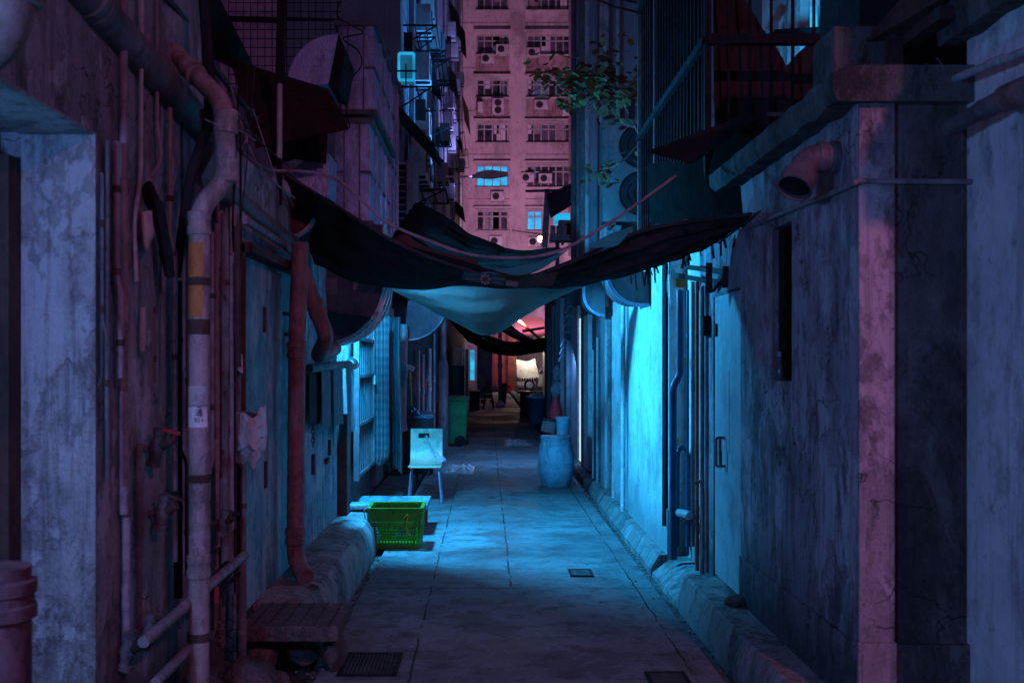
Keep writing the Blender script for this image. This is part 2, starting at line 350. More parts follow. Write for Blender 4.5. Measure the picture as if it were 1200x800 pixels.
    def build(s, name, mat, parent=None, smooth=True, ang=35, fix=True):
        bm = s.bm
        if fix: bmesh.ops.recalc_face_normals(bm, faces=bm.faces[:])
        if parent is not None: o0 = parent_world(parent)
        else:
            xs = [v.co for v in bm.verts]
            o0 = Vector(((min(v.x for v in xs) + max(v.x for v in xs)) / 2, (min(v.y for v in xs) + max(v.y for v in xs)) / 2, min(v.z for v in xs)))
        for v in bm.verts: v.co -= o0
        me = bpy.data.meshes.new(name); bm.to_mesh(me); bm.free()
        if smooth:
            me.polygons.foreach_set('use_smooth', [True] * len(me.polygons)); me.set_sharp_from_angle(angle=R(ang))
        me.materials.append(MATS[mat])
        o = bpy.data.objects.new(name, me); col.objects.link(o)
        if parent is not None: o.parent = parent
        else: o.location = o0
        return o
def parent_world(p):
    v = Vector(p.location)
    while p.parent: p = p.parent; v += Vector(p.location)
    return v
def smooth_path(pts, k):
    out = []
    for i in range(len(pts) - 1):
        p0 = pts[max(0, i - 1)]; p1 = pts[i]; p2 = pts[i + 1]; p3 = pts[min(len(pts) - 1, i + 2)]
        for j in range(k):
            t = j / k
            out.append(.5 * (2 * p1 + (p2 - p0) * t + (2 * p0 - 5 * p1 + 4 * p2 - p3) * t * t + (3 * p1 - p0 - 3 * p2 + p3) * t ** 3))
    out.append(pts[-1]); return out
def resample(pts, n):
    if len(pts) == 2: return [pts[0].lerp(pts[1], i / (n - 1)) for i in range(n)]
    out = []; m = len(pts) - 1
    for i in range(n):
        u = i / (n - 1) * m; k = min(int(u), m - 1); t = u - k
        p1, p2 = pts[k], pts[k + 1]; p0 = pts[k - 1] if k else p1 * 2 - p2; p3 = pts[k + 2] if k + 2 <= m else p2 * 2 - p1
        out.append(.5 * (2 * p1 + (p2 - p0) * t + (2 * p0 - 5 * p1 + 4 * p2 - p3) * t * t + (3 * p1 - p0 - 3 * p2 + p3) * t ** 3))
    return out
def rounded(pts, r, k=7):
    """a polyline with its corners rounded to radius r"""
    pts = [Vector(p) for p in pts]; out = [pts[0]]
    for a, b, c in zip(pts, pts[1:], pts[2:]):
        d0 = (a - b); d1 = (c - b); q = min(r, d0.length * .48, d1.length * .48)
        p0 = b + d0.normalized() * q; p2 = b + d1.normalized() * q
        for i in range(k + 1):
            t = i / k; out.append((1 - t) ** 2 * p0 + 2 * t * (1 - t) * b + t * t * p2)
    out.append(pts[-1]); return out
def tag(o, label, cat, group=None, kind=None):
    o['label'] = label; o['category'] = cat
    if group: o['group'] = group
    if kind: o['kind'] = kind
    return o
def structure(o): o['kind'] = 'structure'; return o
def thing(name, loc, label, cat, group=None):
    o = bpy.data.objects.new(name, None); o.location = loc; o.empty_display_size = .1; col.objects.link(o)
    return tag(o, label, cat, group)
def dup(o, loc, rz, label):
    def cp(a, par):
        c = a.copy(); col.objects.link(c); c.parent = par
        for ch in a.children: cp(ch, c)
        return c
    c = cp(o, None); c.location = loc; c.rotation_euler = (0, 0, rz); c['label'] = label
    return c
def facade(fn, u0, u1, v0, v1, holes, depth=.15, back=None):
    """front skin with window holes and their reveals; fn(u,v,d) -> point, d goes into the wall"""
    m = MB(); bm = m.bm; cache = {}
    def V(u, v, d):
        k = (round(u, 4), round(v, 4), round(d, 4))
        if k not in cache: cache[k] = bm.verts.new(fn(*k))
        return cache[k]
    us = sorted({u0, u1, *[h[0] for h in holes], *[h[1] for h in holes]}); vs = sorted({v0, v1, *[h[2] for h in holes], *[h[3] for h in holes]})
    us = [u for u in us if u0 <= u <= u1]; vs = [v for v in vs if v0 <= v <= v1]
    ins = lambda u, v: any(h[0] < u < h[1] and h[2] < v < h[3] for h in holes)
    for a, b in zip(us, us[1:]):
        for c, d in zip(vs, vs[1:]):
            if not ins((a + b) / 2, (c + d) / 2): bm.faces.new((V(a, c, 0), V(b, c, 0), V(b, d, 0), V(a, d, 0)))
    for h in holes:
        a, b, c, d = h
        cu = [u for u in us if a <= u <= b]; cv = [v for v in vs if c <= v <= d]
        for p, q in zip(cu, cu[1:]):
            bm.faces.new((V(p, c, 0), V(p, c, depth), V(q, c, depth), V(q, c, 0))); bm.faces.new((V(p, d, 0), V(q, d, 0), V(q, d, depth), V(p, d, depth)))
        for p, q in zip(cv, cv[1:]):
            bm.faces.new((V(a, p, 0), V(a, q, 0), V(a, q, depth), V(a, p, depth))); bm.faces.new((V(b, p, 0), V(b, p, depth), V(b, q, depth), V(b, q, 0)))
    if back:
        for q in ((u0, v0, u0, v1), (u1, v0, u1, v1), (u0, v1, u1, v1)):
            # outer sides follow the same subdivision so the skin stays one piece
            pts = [(q[0], v) for v in vs] if q[0] == q[2] else [(u, q[1]) for u in us]
            for p, r in zip(pts, pts[1:]): bm.faces.new((V(*p, 0), V(*r, 0), V(*r, back), V(*p, back)))
    return m
def window(fn, h, parent, depth, nx=4, rail=.34, pane='dark_glass', frame='white_metal', w=.05):
    """frame with bars and a pane set back in the hole h"""
    a, b, c, d = h; m = MB()
    def bx(u0, u1, v0, v1, e0, e1):
        p, q = Vector(fn(u0, v0, e0)), Vector(fn(u1, v1, e1)); m.box(p, q)
    e0, e1 = depth - .07, depth - .02
    bx(a + .003, b - .003, c + .003, c + w, e0, e1); bx(a + .003, b - .003, d - w, d - .003, e0, e1)
    bx(a + .003, a + w, c + w, d - w, e0, e1); bx(b - w, b - .003, c + w, d - w, e0, e1)
    for i in range(1, nx):
        u = a + (b - a) * i / nx; bx(u - w * .4, u + w * .4, c + w, d - w, e0 + .004, e1 - .004)
    if rail:
        v = d - (d - c) * rail; bx(a + w, b - w, v - w * .4, v + w * .4, e0 + .008, e1 - .008)
    f = m.build('window', frame, parent, smooth=False)
    p = MB(); p.quad(fn(a, c, depth - .012), fn(b, c, depth - .012), fn(b, d, depth - .012), fn(a, d, depth - .012))
    p.build('pane', pane, f, smooth=False)
    return f

# ------------------------------------------------------------------ the ground
g = MB()
for (x0, x1) in ((-120, 120),):
    g.quad((x0, -80, -.09), (x1, -80, -.09), (x1, 200, -.09), (x0, 200, -.09))
structure(g.build('ground', 'concrete_dark', smooth=False))
g = MB()   # road slab with real edges above the two gutters
g.box((-.84, -6, -.085), (1.16, 57.4, 0), 0)
structure(g.build('road', 'road', smooth=False))
g = MB(); g.box((-14, 57.42, -.085), (16, 62.9, -.004)); structure(g.build('street', 'road', smooth=False))
g = MB(); g.box((1.163, -6, -.088), (1.238, 15.2, -.05)); structure(g.build('gutter', 'wet_gutter', smooth=False))
g = MB(); g.box((-.905, 5.2, -.088), (-.843, 12, -.045)); structure(g.build('gutter', 'wet_gutter', smooth=False))
# right kerb step: sloped riser and broken flat top
def kerb(y0, y1, prof, mat, name='kerb', n=40, wob=.006, seed=0):
    m = MB(); rings = []
    for i in range(n + 1):
        y = y0 + (y1 - y0) * i / n
        r = []
        for k, (x, z) in enumerate(prof):
            q = noise.noise(Vector((x * 9 + seed, y * 2.4, z * 9)))
            r.append((x + wob * q, y, z + (wob * .7 * noise.noise(Vector((x * 5, y * 3.1, seed + 5))) if z > 0 else 0)))
        rings.append(r)
    m.rings(rings, True, True)
    return structure(m.build(name, mat, ang=28))
kerb(-2, 6.95, [(1.25, -.088), (1.245, .02), (1.288, .16), (1.30, .172), (1.52, .176), (1.52, -.088)], 'concrete', seed=1)
kerb(6.97, 8.0, [(1.24, -.088), (1.25, -.02), (1.33, .05), (1.42, .10), (1.56, .12), (1.56, -.088)], 'concrete', seed=4, wob=.014)
kerb(8.02, 13.0, [(1.24, -.088), (1.235, .0), (1.285, .085), (1.30, .105), (1.42, .112), (1.42, -.088)], 'concrete', seed=7)
# left pavement ledge, rounded and sloping to the gutter
kerb(5.78, 9.2, [(-.91, -.088), (-.915, .06), (-.935, .17), (-.98, .245), (-1.05, .262), (-1.27, .268), (-1.27, -.088)], 'concrete', name='pavement', seed=11, wob=.008)
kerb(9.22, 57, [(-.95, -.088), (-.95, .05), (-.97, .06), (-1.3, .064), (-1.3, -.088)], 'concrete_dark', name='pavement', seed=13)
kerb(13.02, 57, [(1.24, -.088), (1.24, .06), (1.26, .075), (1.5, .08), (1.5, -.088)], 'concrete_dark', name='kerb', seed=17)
kerb(-2, 5.2, [(-1.0, -.088), (-1.02, .0), (-1.12, .06), (-1.25, .09), (-1.45, .1), (-1.45, -.088)], 'rubble', name='verge', seed=19, wob=.06)
random.seed(2); g = MB()
for k in range(520):
    if k % 3: x, y, z = random.uniform(1.17, 1.235), random.uniform(4.6, 13), -.05
    else: x, y, z = random.uniform(-1.0, -.78), random.uniform(4.7, 10), -.045
    if x > -.84 and x < 1: z = 0
    if random.random() < .12: x, y, z = random.uniform(-.8, 1.1), random.uniform(4.6, 16), 0
    r = random.uniform(.003, .011); n0 = len(g.bm.verts)
    bmesh.ops.create_icosphere(g.bm, subdivisions=1, radius=r); g.bm.verts.ensure_lookup_table()
    for v in g.bm.verts[n0:]: v.co = Vector((x, y, z + r * .3)) + Vector((v.co.x * random.uniform(.7, 1.5), v.co.y * random.uniform(.7, 1.5), v.co.z * .6))
o = g.build('gravel', 'concrete', smooth=False); tag(o, 'grit and gravel scattered along the gutters of the alley', 'gravel', kind='stuff')
# manhole covers / drain grates
def cover(x0, x1, y0, y1, label):
    t = thing('drain_cover', ((x0 + x1) / 2, (y0 + y1) / 2, 0), label, 'drain cover', 'drain covers set in the alley floor')
    m = MB(); w = .02; z0, z1 = .002, .012
    m.box((x0, y0, z0), (x1, y0 + w, z1)); m.box((x0, y1 - w, z0), (x1, y1, z1)); m.box((x0, y0 + w, z0), (x0 + w, y1 - w, z1)); m.box((x1 - w, y0 + w, z0), (x1, y1 - w, z1))
    m.build('rim', 'rubber', t, smooth=False)
    m = MB(); m.box((x0 + w, y0 + w, .003), (x1 - w, y1 - w, .006)); m.build('plate', 'rubber', t, smooth=False)
    m = MB(); n = 13
    for i in range(n):
        x = x0 + w + (x1 - x0 - 2 * w) * (i + .5) / n; m.box((x - .004, y0 + w, .006), (x + .004, y1 - w, .009))
    m.build('grating', 'concrete_dark', t, smooth=False)
cover(px(400, 5.45), px(468, 5.45), 5.27, 5.68, 'rusty square drain cover in the dark foreground near the left gutter')
cover(px(667, 7.85), px(694, 7.85), 7.72, 7.98, 'small iron drain cover in the middle of the blue lit paving')
cover(px(756, 5.3), px(803, 5.3), 5.0, 5.33, 'dark drain cover at the bottom edge near the right gutter')

# ------------------------------------------------------------------ near left building
XL = -1.40
t = thing('old_building', (-1.6, 3.8, 0), 'grimy plastered old building with an open lit doorway, nearest on the left', 'building')
fnL = lambda u, v, d: (XL - d, u, v)
m = MB(); zt = pz(155, 3.82)
m.prism([(-2, -.09), (-.6, -.09), (-.6, zt), (3.82, zt), (3.82, -.09), (5.36, -.09), (5.36, 3.6), (-2, 3.6)], fnL, 0, .34)
m.build('wall', 'plaster_left', t, smooth=False)
m = MB(); m.box((-1.395, 3.805, -.09), (-1.66, 3.818, zt - .004)); m.build('door_jamb', 'jamb', t, smooth=False)
m = MB(); m.box((-1.397, -.58, zt - .012), (-1.66, 3.80, zt - .002)); m.build('soffit', 'jamb', t, smooth=False)
fr = MB().box((-1.72, 3.71, -.09), (-1.662, 3.803, zt - .1)).build('door_frame', 'rust_dark', t, smooth=False)
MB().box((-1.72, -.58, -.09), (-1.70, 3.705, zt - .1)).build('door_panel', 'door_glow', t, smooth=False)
MB().box((-1.78, -.7, -.09), (-1.74, 5.3, 3.6)).build('back_wall', 'dark_wall', t, smooth=False)

def pipe(name, pts, r, mat, label, cat='pipe', rad=.1, collars=(), group=None, seg=16, collar_mat=None, extra=None):
    """pipe with rounded bends; collars = positions along the polyline (point, direction)"""
    base = Vector(pts[-1])
    t = thing(name, base, label, cat, group)
    MB().tube(rounded(pts, rad), r, seg).build('pipe_run', mat, t)
    for (c, d) in collars:
        c = Vector(c); d = Vector(d).normalized()
        MB().lathe([(r * 1.0, -.05), (r * 1.16, -.045), (r * 1.16, -.015), (r * 1.09, -.01), (r * 1.09, .01), (r * 1.16, .015), (r * 1.16, .045), (r * 1.0, .05)], c, 18, d).build('collar', collar_mat or mat, t)
    return t
Z = Vector((0, 0, 1))
# S-bend drain pipe, foremost
Yp = 4.45
a = [P(205, 62, Yp + .35), P(262, 122, Yp), P(266, 210, Yp), P(234, 243, Yp - .05), P(233, 830, Yp - .05)]
sp = pipe('drain_pipe', a, .042, 'pipe_pink', 'thick dusty pink S bend drain pipe running down to the floor beside the left wall', 'pipe', .075,
     [(P(265, 143, Yp), Z), (P(266, 200, Yp), Z), (P(233.6, 262, Yp - .05), Z), (P(233, 663, Yp - .05), Z), (P(226, 84, Yp + .2), a[1] - a[0])])
MB().tube([P(233.4, 285, Yp - .05), P(233.2, 372, Yp - .05)], .0432, 16, caps=False).build('rust_stain', 'pipe_stain', sp)
MB().tube([P(233.2, 374, Yp - .05), P(233.2, 392, Yp - .05)], .0445, 16, caps=False).build('tape_wrap', 'rust_dark', sp)
for y in (330, 560, 745):
    MB().lathe([(.042, -.016), (.049, -.016), (.049, .016), (.042, .016)], P(233.3, y, Yp - .05), 16).build('clamp', 'rust_dark', sp)
# stickers on the pipe: curved paper with printed text
def sticker(y0, y1, mat, name):
    m = MB(); rows = []
    for k in range(2):
        y = (y0, y1)[k]; c = P(233.2, y, Yp - .05); r = .0438
        rows.append([c + Vector((r * math.sin(R(q)), -r * math.cos(R(q)), 0)) for q in range(-55, 75, 10)])
    m.sheet(rows, 13, 2); return m.build(name, mat, sp)
sticker(476, 500, 'sticker', 'notice_sticker'); sticker(452, 474, 'pipe_pale', 'old_sticker')
def text(s, loc, size, mat, parent, rot=(R(90), 0, 0), name='lettering'):
    cu = bpy.data.curves.new(name, 'FONT'); cu.body = s; cu.size = size; cu.extrude = .0006; cu.align_x = 'CENTER'
    cu.materials.append(MATS[mat]); o = bpy.data.objects.new(name, cu); col.objects.link(o); o.parent = parent
    me = bpy.data.meshes.new_from_object(o); q = bpy.data.objects.new(name, me); bpy.data.objects.remove(o); col.objects.link(q); q.parent = parent
    q.location = Vector(loc) - parent_world(parent); q.rotation_euler = rot; return q
cst = P(235.5, 487, Yp - .05)
text('通', cst + Vector((.003, -.0458, .002)), .034, 'ink', sp); text('811', cst + Vector((.004, -.0458, -.024)), .026, 'ink', sp); text('456', cst + Vector((.004, -.0458, .033)), .012, 'ink', sp)
# big sloping pipe at the top left
pipe('waste_pipe', [P(60, -45, 3.45), P(238, 150, 5.15)], .075, 'pipe_grey', 'fat dark sloping pipe along the top of the left wall', 'pipe', .1,
     [(P(183, 88, 4.5), P(238, 150, 5.15) - P(95, -12, 3.7)), (P(105, 0, 3.75), P(238, 150, 5.15) - P(95, -12, 3.7))], seg=22)
pipe('waste_pipe', [P(258, 220, 5.2), P(348, 292, 7.0)], .056, 'pipe_grey', 'grey pipe over the blue sheet metal door on the left', 'pipe', .1,
     [(P(293, 248, 5.9), P(348, 292, 7.0) - P(258, 220, 5.2)), (P(338, 284, 6.8), P(348, 292, 7.0) - P(258, 220, 5.2))], seg=18)
pipe('vent_stub', [P(246, 130, 4.75), P(246, 190, 4.75), P(240, 215, 4.7)], .045, 'pipe_pink', 'short pink pipe tucked behind the S bend drain pipe', 'pipe', .05, [(P(246, 178, 4.75), Z)])
# vertical service pipes on the left wall
def wallpipe(x, y0, y1, r, mat, label, X=-1.37, curve=None):
    Y = yx(x, X)
    pts = [P(x, y0, Y), P(x, y1, Y)] if not curve else [P(a_, b_, Y) for a_, b_ in curve]
    return pipe('service_pipe', pts, r, mat, label, 'pipe', .06, [(P(pts and x, (y0 * .4 + y1 * .6), Y), Z)] if not curve else (), 'thin service pipes on the left wall', 10)
wallpipe(145, -20, 602, .0155, 'pipe_mauve', 'long straight mauve pipe down the left wall beside the doorway')
wallpipe(126, 165, 560, .008, 'pipe_grey', 'dark thin conduit right next to the left doorway')
wallpipe(163, 20, 0, .0085, 'pipe_pale', 'pale conduit bending behind the mauve pipe', curve=[(166, -15), (165, 205), (157, 262), (160, 330)])
wallpipe(185, 20, 0, .0085, 'pipe_mauve', 'conduit that hooks leftwards near the top of the left wall', curve=[(184, -15), (184, 150), (190, 185), (180, 205), (160, 216)])
wallpipe(148, 606, 762, .016, 'pipe_mauve', 'lower mauve pipe ending in a valve near the floor')
wallpipe(163, 520, 745, .013, 'pipe_grey', 'grey pipe carrying the two black valves on the left wall')
wallpipe(167, 360, 411, .011, 'pipe_pale', 'short pale capped stub of pipe on the left wall')
# horizontal runs near the floor
pipe('floor_pipe', [P(168, 752, 3.9), P(287, 650, 5.2)], .022, 'pipe_mauve', 'low pipe running along the foot of the left wall', 'pipe', .05, [(P(222, 706, 4.45), P(287, 650, 5.2) - P(168, 752, 3.9))])
pipe('floor_pipe', [P(182, 800, 3.95), P(232, 748, 4.5)], .02, 'pipe_mauve', 'lowest pipe near the bottom of the left wall', 'pipe', .05)
# valves
def valve(x, y, Y, s, label, red=False):
    c = P(x, y, Y)
    t = thing('valve', c, label, 'valve', 'black valves on the left wall pipes')
    MB().lathe([(.018 * s, -.07 * s), (.026 * s, -.068 * s), (.026 * s, -.05 * s), (.02 * s, -.048 * s), (.024 * s, -.02 * s), (.03 * s, 0), (.024 * s, .02 * s), (.02 * s, .048 * s), (.026 * s, .05 * s), (.026 * s, .068 * s), (.018 * s, .07 * s)], c, 14, (.25, -.1, 1)).build('valve_body', 'pipe_grey', t)
    MB().lathe([(.014 * s, -.03 * s), (.02 * s, -.02 * s), (.02 * s, .03 * s), (.012 * s, .036 * s)], c + Vector((.03 * s, -.01, .015 * s)), 10, (.8, -.3, .5)).build('bonnet', 'rust_dark', t)
    MB().tube([c, c + Vector((-.09 * s, .02, -.01))], .014 * s, 10).build('wall_stub', 'pipe_grey', t)
    MB().tube([c + Vector((.02 * s, -.01, .01)), c + Vector((.06 * s, -.03, .055 * s))], .008 * s, 8).build('spindle', 'rust_dark', t)
    m = MB(); q = c + Vector((.06 * s, -.03, .055 * s))
    m.bar(q + Vector((-.03 * s, 0, .012)), q + Vector((.03 * s, 0, -.006)), .012 * s); m.build('valve_handle', 'cloth_red' if red else 'rust_dark', t)
valve(184, 524, 4.35, 1.15, 'black valve with a small red tap lever on the left wall pipes', True)
valve(190, 600, 4.4, 1.1, 'lower black valve under the red handled one')
valve(150, 762, 4.05, 1.1, 'round black valve at the bottom of the mauve pipe')
valve(175, 740, 4.2, 1.0, 'small black valve on the low pipe by the left wall foot')
valve(284, 500, 5.3, 1.1, 'tap valve hung with white shreds at the edge of the blue door')
valve(262, 612, 5.0, .9, 'small brass coloured valve among the pipes beside the blue door')
for (x, y0, y1, r, mt, lb) in ((254, 262, 640, .013, 'pipe_mauve', 'mauve riser pipe right behind the S bend drain pipe'), (263, 250, 690, .018, 'pipe_grey', 'grey riser pipe between the drain pipe and the blue door'),
                               (271, 300, 620, .010, 'pipe_mauve', 'thin riser pipe beside the blue sheet door'), (278, 265, 430, .016, 'rust_dark', 'dark stubby pipe beside the top of the blue door'),
                               (284, 655, 790, .019, 'pipe_grey', 'short grey post pipe standing in front of the blue door foot'), (208, 330, 700, .02, 'rubber', 'black flaking pipe between the wall and the drain pipe')):
    pipe('riser_pipe', [P(x, y0, 5.15 if x > 220 else 4.7), P(x + 1, y1, 5.15 if x > 220 else 4.7)], r, mt, lb, 'pipe', .05, [(P(x, y0 * .3 + y1 * .7, 5.15 if x > 220 else 4.7), Z)], 'riser pipes on the left wall', 10)
t = thing('water_meter', P(258, 680, 4.9), 'black cylinder water meter with a red tag low beside the drain pipe', 'water meter')
MB().tube([P(246, 690, 4.9), P(268, 664, 5.1)], .034, 16).build('meter_body', 'black_metal', t)
MB().tube([P(249, 698, 4.9), P(280, 672, 5.1)], .012, 10).build('inlet', 'black_metal', t)
MB().obox(P(254, 696, 4.86), (.02, .006, .07)).build('red_tag', 'cloth_red', t)
# black cable bundle and loose rags
m = MB()
pts = [P(238, -20, 4.7), P(243, 60, 4.7), P(246, 130, 4.65), P(238, 165, 4.6), P(222, 215, 4.6), P(207, 325, 4.6)]
tag(m.tube(pts, [.02, .026, .026, .025, .026, .026, .026, .026, .026, .026, .026, .025, .025, .024, .024, .023, .023, .022, .022, .02, .02][:21], 10, sm=4).build('cable_bundle', 'rubber'), 'thick black cable bundle hanging beside the S bend pipe', 'cable')
for i, (q, r, lb) in enumerate((([(150, -20, 4.4), (190, 40, 4.9), (232, 92, 5.6), (290, 150, 6.2)], .012, 'cable sloping down above the fat dark pipe'),
                            ([(165, -20, 4.4), (215, 30, 5.0), (242, 68, 5.5), (300, 140, 6.3)], .018, 'thick dark conduit sloping behind the S bend pipe'),
                            ([(178, -20, 4.4), (205, 10, 4.8), (236, 52, 5.4)], .018, 'upper sloping conduit at the top left'),
                            ([(140, 20, 4.4), (175, 55, 4.7), (220, 105, 5.2)], .014, 'brown conduit sloping between the fat pipe and S bend'),
                            ([(240, 140, 4.4), (255, 146, 4.38), (275, 150, 4.5), (300, 165, 5.2)], .003, 'pale string tied around the S bend pipe'),
                            ([(278, 135, 5.4), (292, 155, 5.4), (284, 175, 5.4), (300, 190, 5.6), (318, 200, 6)], .004, 'thin tangled cord right of the S bend pipe'),
                            ([(270, 100, 5.6), (300, 190, 5.8), (345, 232, 6.4)], .006, 'cord hanging from the dark awning to the canopy corner'))):
    tag(MB().tube([P(*k) for k in q], r, 8, sm=6).build('cable', 'rope' if 'string' in lb or 'cord' in lb else 'cable'), lb, 'cable', 'cables over the left wall')
def rag(rows, name, mat, label, cat='rag', nu=10, nv=12, wr=.02, seed=0):
    return tag(MB().sheet([[P(*q) for q in r] for r in rows], nu, nv, wr, 6, seed).build(name, mat, ang=60), label, cat)
rag([[(160, 245, 4.3), (168, 250, 4.25), (178, 246, 4.3)], [(162, 275, 4.3), (170, 282, 4.2), (180, 272, 4.3)], [(166, 290, 4.3), (171, 296, 4.25), (176, 286, 4.3)]], 'rag', 'cloth_pale', 'torn pale rag stuck behind the pipes of the left wall')
rag([[(163, 225, 4.35), (175, 215, 4.3), (186, 228, 4.35)], [(180, 262, 4.35), (188, 258, 4.3), (196, 262, 4.35)], [(192, 325, 4.4), (198, 328, 4.35), (205, 325, 4.4)]], 'cloth_strip', 'rubber', 'dark twisted cloth strip hanging on the left wall')
rag([[(266, 412, 5.25), (274, 408, 5.2), (284, 415, 5.25)], [(268, 430, 5.25), (275, 436, 5.2), (285, 440, 5.25)]], 'rag', 'cloth_pale', 'small pale rag tied at the edge of the blue door')
rag([[(275, 490, 5.3), (295, 485, 5.2), (312, 480, 5.3)], [(272, 520, 5.3), (296, 525, 5.15), (313, 510, 5.3)], [(283, 545, 5.3), (297, 548, 5.2), (305, 540, 5.3)]], 'plastic_sheet', 'clear_plastic', 'shreds of clear plastic caught on the tap by the blue door', 'plastic bag', 14, 14, .05)

random.seed(31)
for k in range(15):       # tangle of thin conduits clipped to the left wall
    left = k < 7
    x = random.uniform(118, 215) if left else random.uniform(247, 284); X = -1.385 + random.uniform(0, .03); Y = yx(x, X) if left else random.uniform(5.0, 5.3)
    y0 = random.uniform(120, 330); y1 = random.uniform(430, 740); jog = random.choice([-1, 1]) * random.uniform(3, 8); ym = random.uniform(y0 + 60, y1 - 40)
    t = thing('thin_conduit', P(x, y1, Y), 'thin grimy conduit in the pipe tangle on the near left wall', 'conduit', 'thin conduits tangled on the left wall')
    r_ = random.choice([.005, .006, .008, .011]); mt = random.choice(['cable', 'pipe_grey', 'pipe_mauve', 'rubber', 'pipe_red'])
    MB().tube(rounded([P(x, y0, Y), P(x, ym, Y), P(x + jog, ym + 14, Y), P(x + jog, y1, Y)], .03, 4), r_, 8).build('conduit_run', mt, t)
    for q in (.2, .55, .85):
        yy = y0 + (y1 - y0) * q; xx = x if yy < ym else x + jog
        MB().lathe([(r_ * 1.0, -.012), (r_ * 1.5, -.012), (r_ * 1.5, .012), (r_ * 1.0, .012)], P(xx, yy, Y), 8).build('clip', 'rust_dark', t)
for k in range(9):
    a_ = P(random.uniform(236, 300), random.uniform(40, 170), random.uniform(4.9, 5.6)); b_ = P(random.uniform(246, 340), random.uniform(180, 300), random.uniform(5.2, 6.2)); mid_ = a_.lerp(b_, .5) + Vector((random.uniform(-.05, .1), 0, -random.uniform(.05, .25)))
    tag(MB().tube([a_, mid_, b_], random.choice([.003, .004, .006]), 6, sm=8).build('loose_wire', random.choice(['cable', 'rope', 'rubber'])), 'loose wire drooping in the tangle behind the S bend drain pipe', 'wire', 'loose wires behind the S bend pipe')
# very near, out of focus pipe pieces at the left frame edge
pipe('elbow_pipe', [Vector((-1.185, 2.62, 2.95)), Vector((-1.185, 2.62, 2.36)), Vector((-1.42, 2.75, 2.32))], .078, 'pipe_red', 'blurred pink pipe elbow in the top left corner', 'pipe', .12, [((-1.185, 2.62, 2.48), Z)], seg=24)
pipe('standpipe', [Vector((-1.2, 2.62, -.05)), Vector((-1.2, 2.62, 1.05)), ], .078, 'pipe_stand', 'blurred fat reddish standpipe in the bottom left corner', 'pipe', .1, [((-1.2, 2.62, .97), Z), ((-1.2, 2.62, .60), Z)], seg=24)

# ------------------------------------------------------------------ sheet metal hut, left
XH = -1.24
t = thing('sheet_metal_hut', (-1.6, 7.2, 0), 'blue grey sheet metal lean-to with rusty doors behind the red brown pipes', 'hut')
MB().box((-2.2, 5.37, -.09), (XH - .02, 9.75, 2.62)).build('wall', 'plaster_left', t, smooth=False)
def corr(y0, y1, z0, z1, x, amp, n, flip=1):
    m = MB(); rows = []
    for z in (z0, z1):
        rows.append([Vector((x + flip * amp * (1 if (i // 2) % 2 else 0), y0 + (y1 - y0) * i / n, z)) for i in range(n + 1)])
    a = [[m.bm.verts.new(p) for p in r] for r in rows]
    for i in range(n): m.bm.faces.new((a[0][i], a[0][i + 1], a[1][i + 1], a[1][i]))
    return m
d = MB().box((XH - .018, 5.42, .27), (XH, 6.02, 2.10), .004).build('door', 'sheet_blue', t, smooth=False)
MB().box((XH, 5.92, 1.72), (XH + .012, 5.96, 1.86)).build('hinge', 'rust_dark', d, smooth=False)
MB().box((XH, 5.95, .85), (XH + .012, 5.99, 1.0)).build('hinge', 'rust_dark', d, smooth=False)
d = MB().box((XH - .018, 6.03, .27), (XH + .004, 6.85, 2.08), .004).build('door', 'sheet_blue', t, smooth=False)
MB().box((XH - .018, 5.385, .25), (XH + .02, 5.415, 2.15)).build('door_frame', 'rust_dark', t, smooth=False)
MB().box((XH - .02, 5.385, 2.11), (XH + .06, 6.95, 2.16)).build('lintel', 'rust_dark', t, smooth=False)
corr(6.9, 8.9, .27, 2.5, XH - .016, .014, 60).build('side_panel', 'sheet_blue', t, smooth=False)
m = MB().box((XH, 8.95, .05), (XH + .07, 9.15, 1.12)); m.build('door_post', 'rust_dark', t, smooth=False)
for (x, y0, y1) in ((386, 515, 533), (367, 532, 556), (384, 536, 542), (336, 366, 370), (338, 390, 394)):
    Y = yx(x, XH + .01); MB().box((XH, Y - .02 - (.08 if y1 - y0 < 8 else 0), pz(y1, Y)), (XH + .022, Y + .03, pz(y0, Y))).build('hinge', 'rust_dark', t, smooth=False)
# roof edge pipe
pipe('gutter_pipe', [Vector((XH + .04, 5.3, 2.26)), Vector((XH + .04, 6.95, 2.24))], .022, 'pipe_mauve', 'slim pipe over the top of the blue sheet door', 'pipe', .05, [((XH + .04, 6.4, 2.247), (0, 1, 0))])
# red brown pipes
Yr = 6.33
pipe('red_brown_pipe', [P(352, 285, Yr), P(348, 400, Yr), P(346, 655, Yr), P(358, 676, Yr - .12)], .052, 'pipe_red', 'red brown drain pipe standing on the left pavement ledge', 'pipe', .08, [(P(346, 628, Yr), Z), (P(348, 410, Yr), Z)])
pipe('red_brown_pipe', [P(350, 306, Yr + .1), P(383, 395, Yr + .25), P(372, 418, Yr + .5), P(392, 408, Yr + .9)], .05, 'pipe_red', 'slanting red brown pipe branching above the towels', 'pipe', .08, [(P(371, 362, Yr + .2), P(383, 395, Yr + .25) - P(350, 306, Yr + .1))])
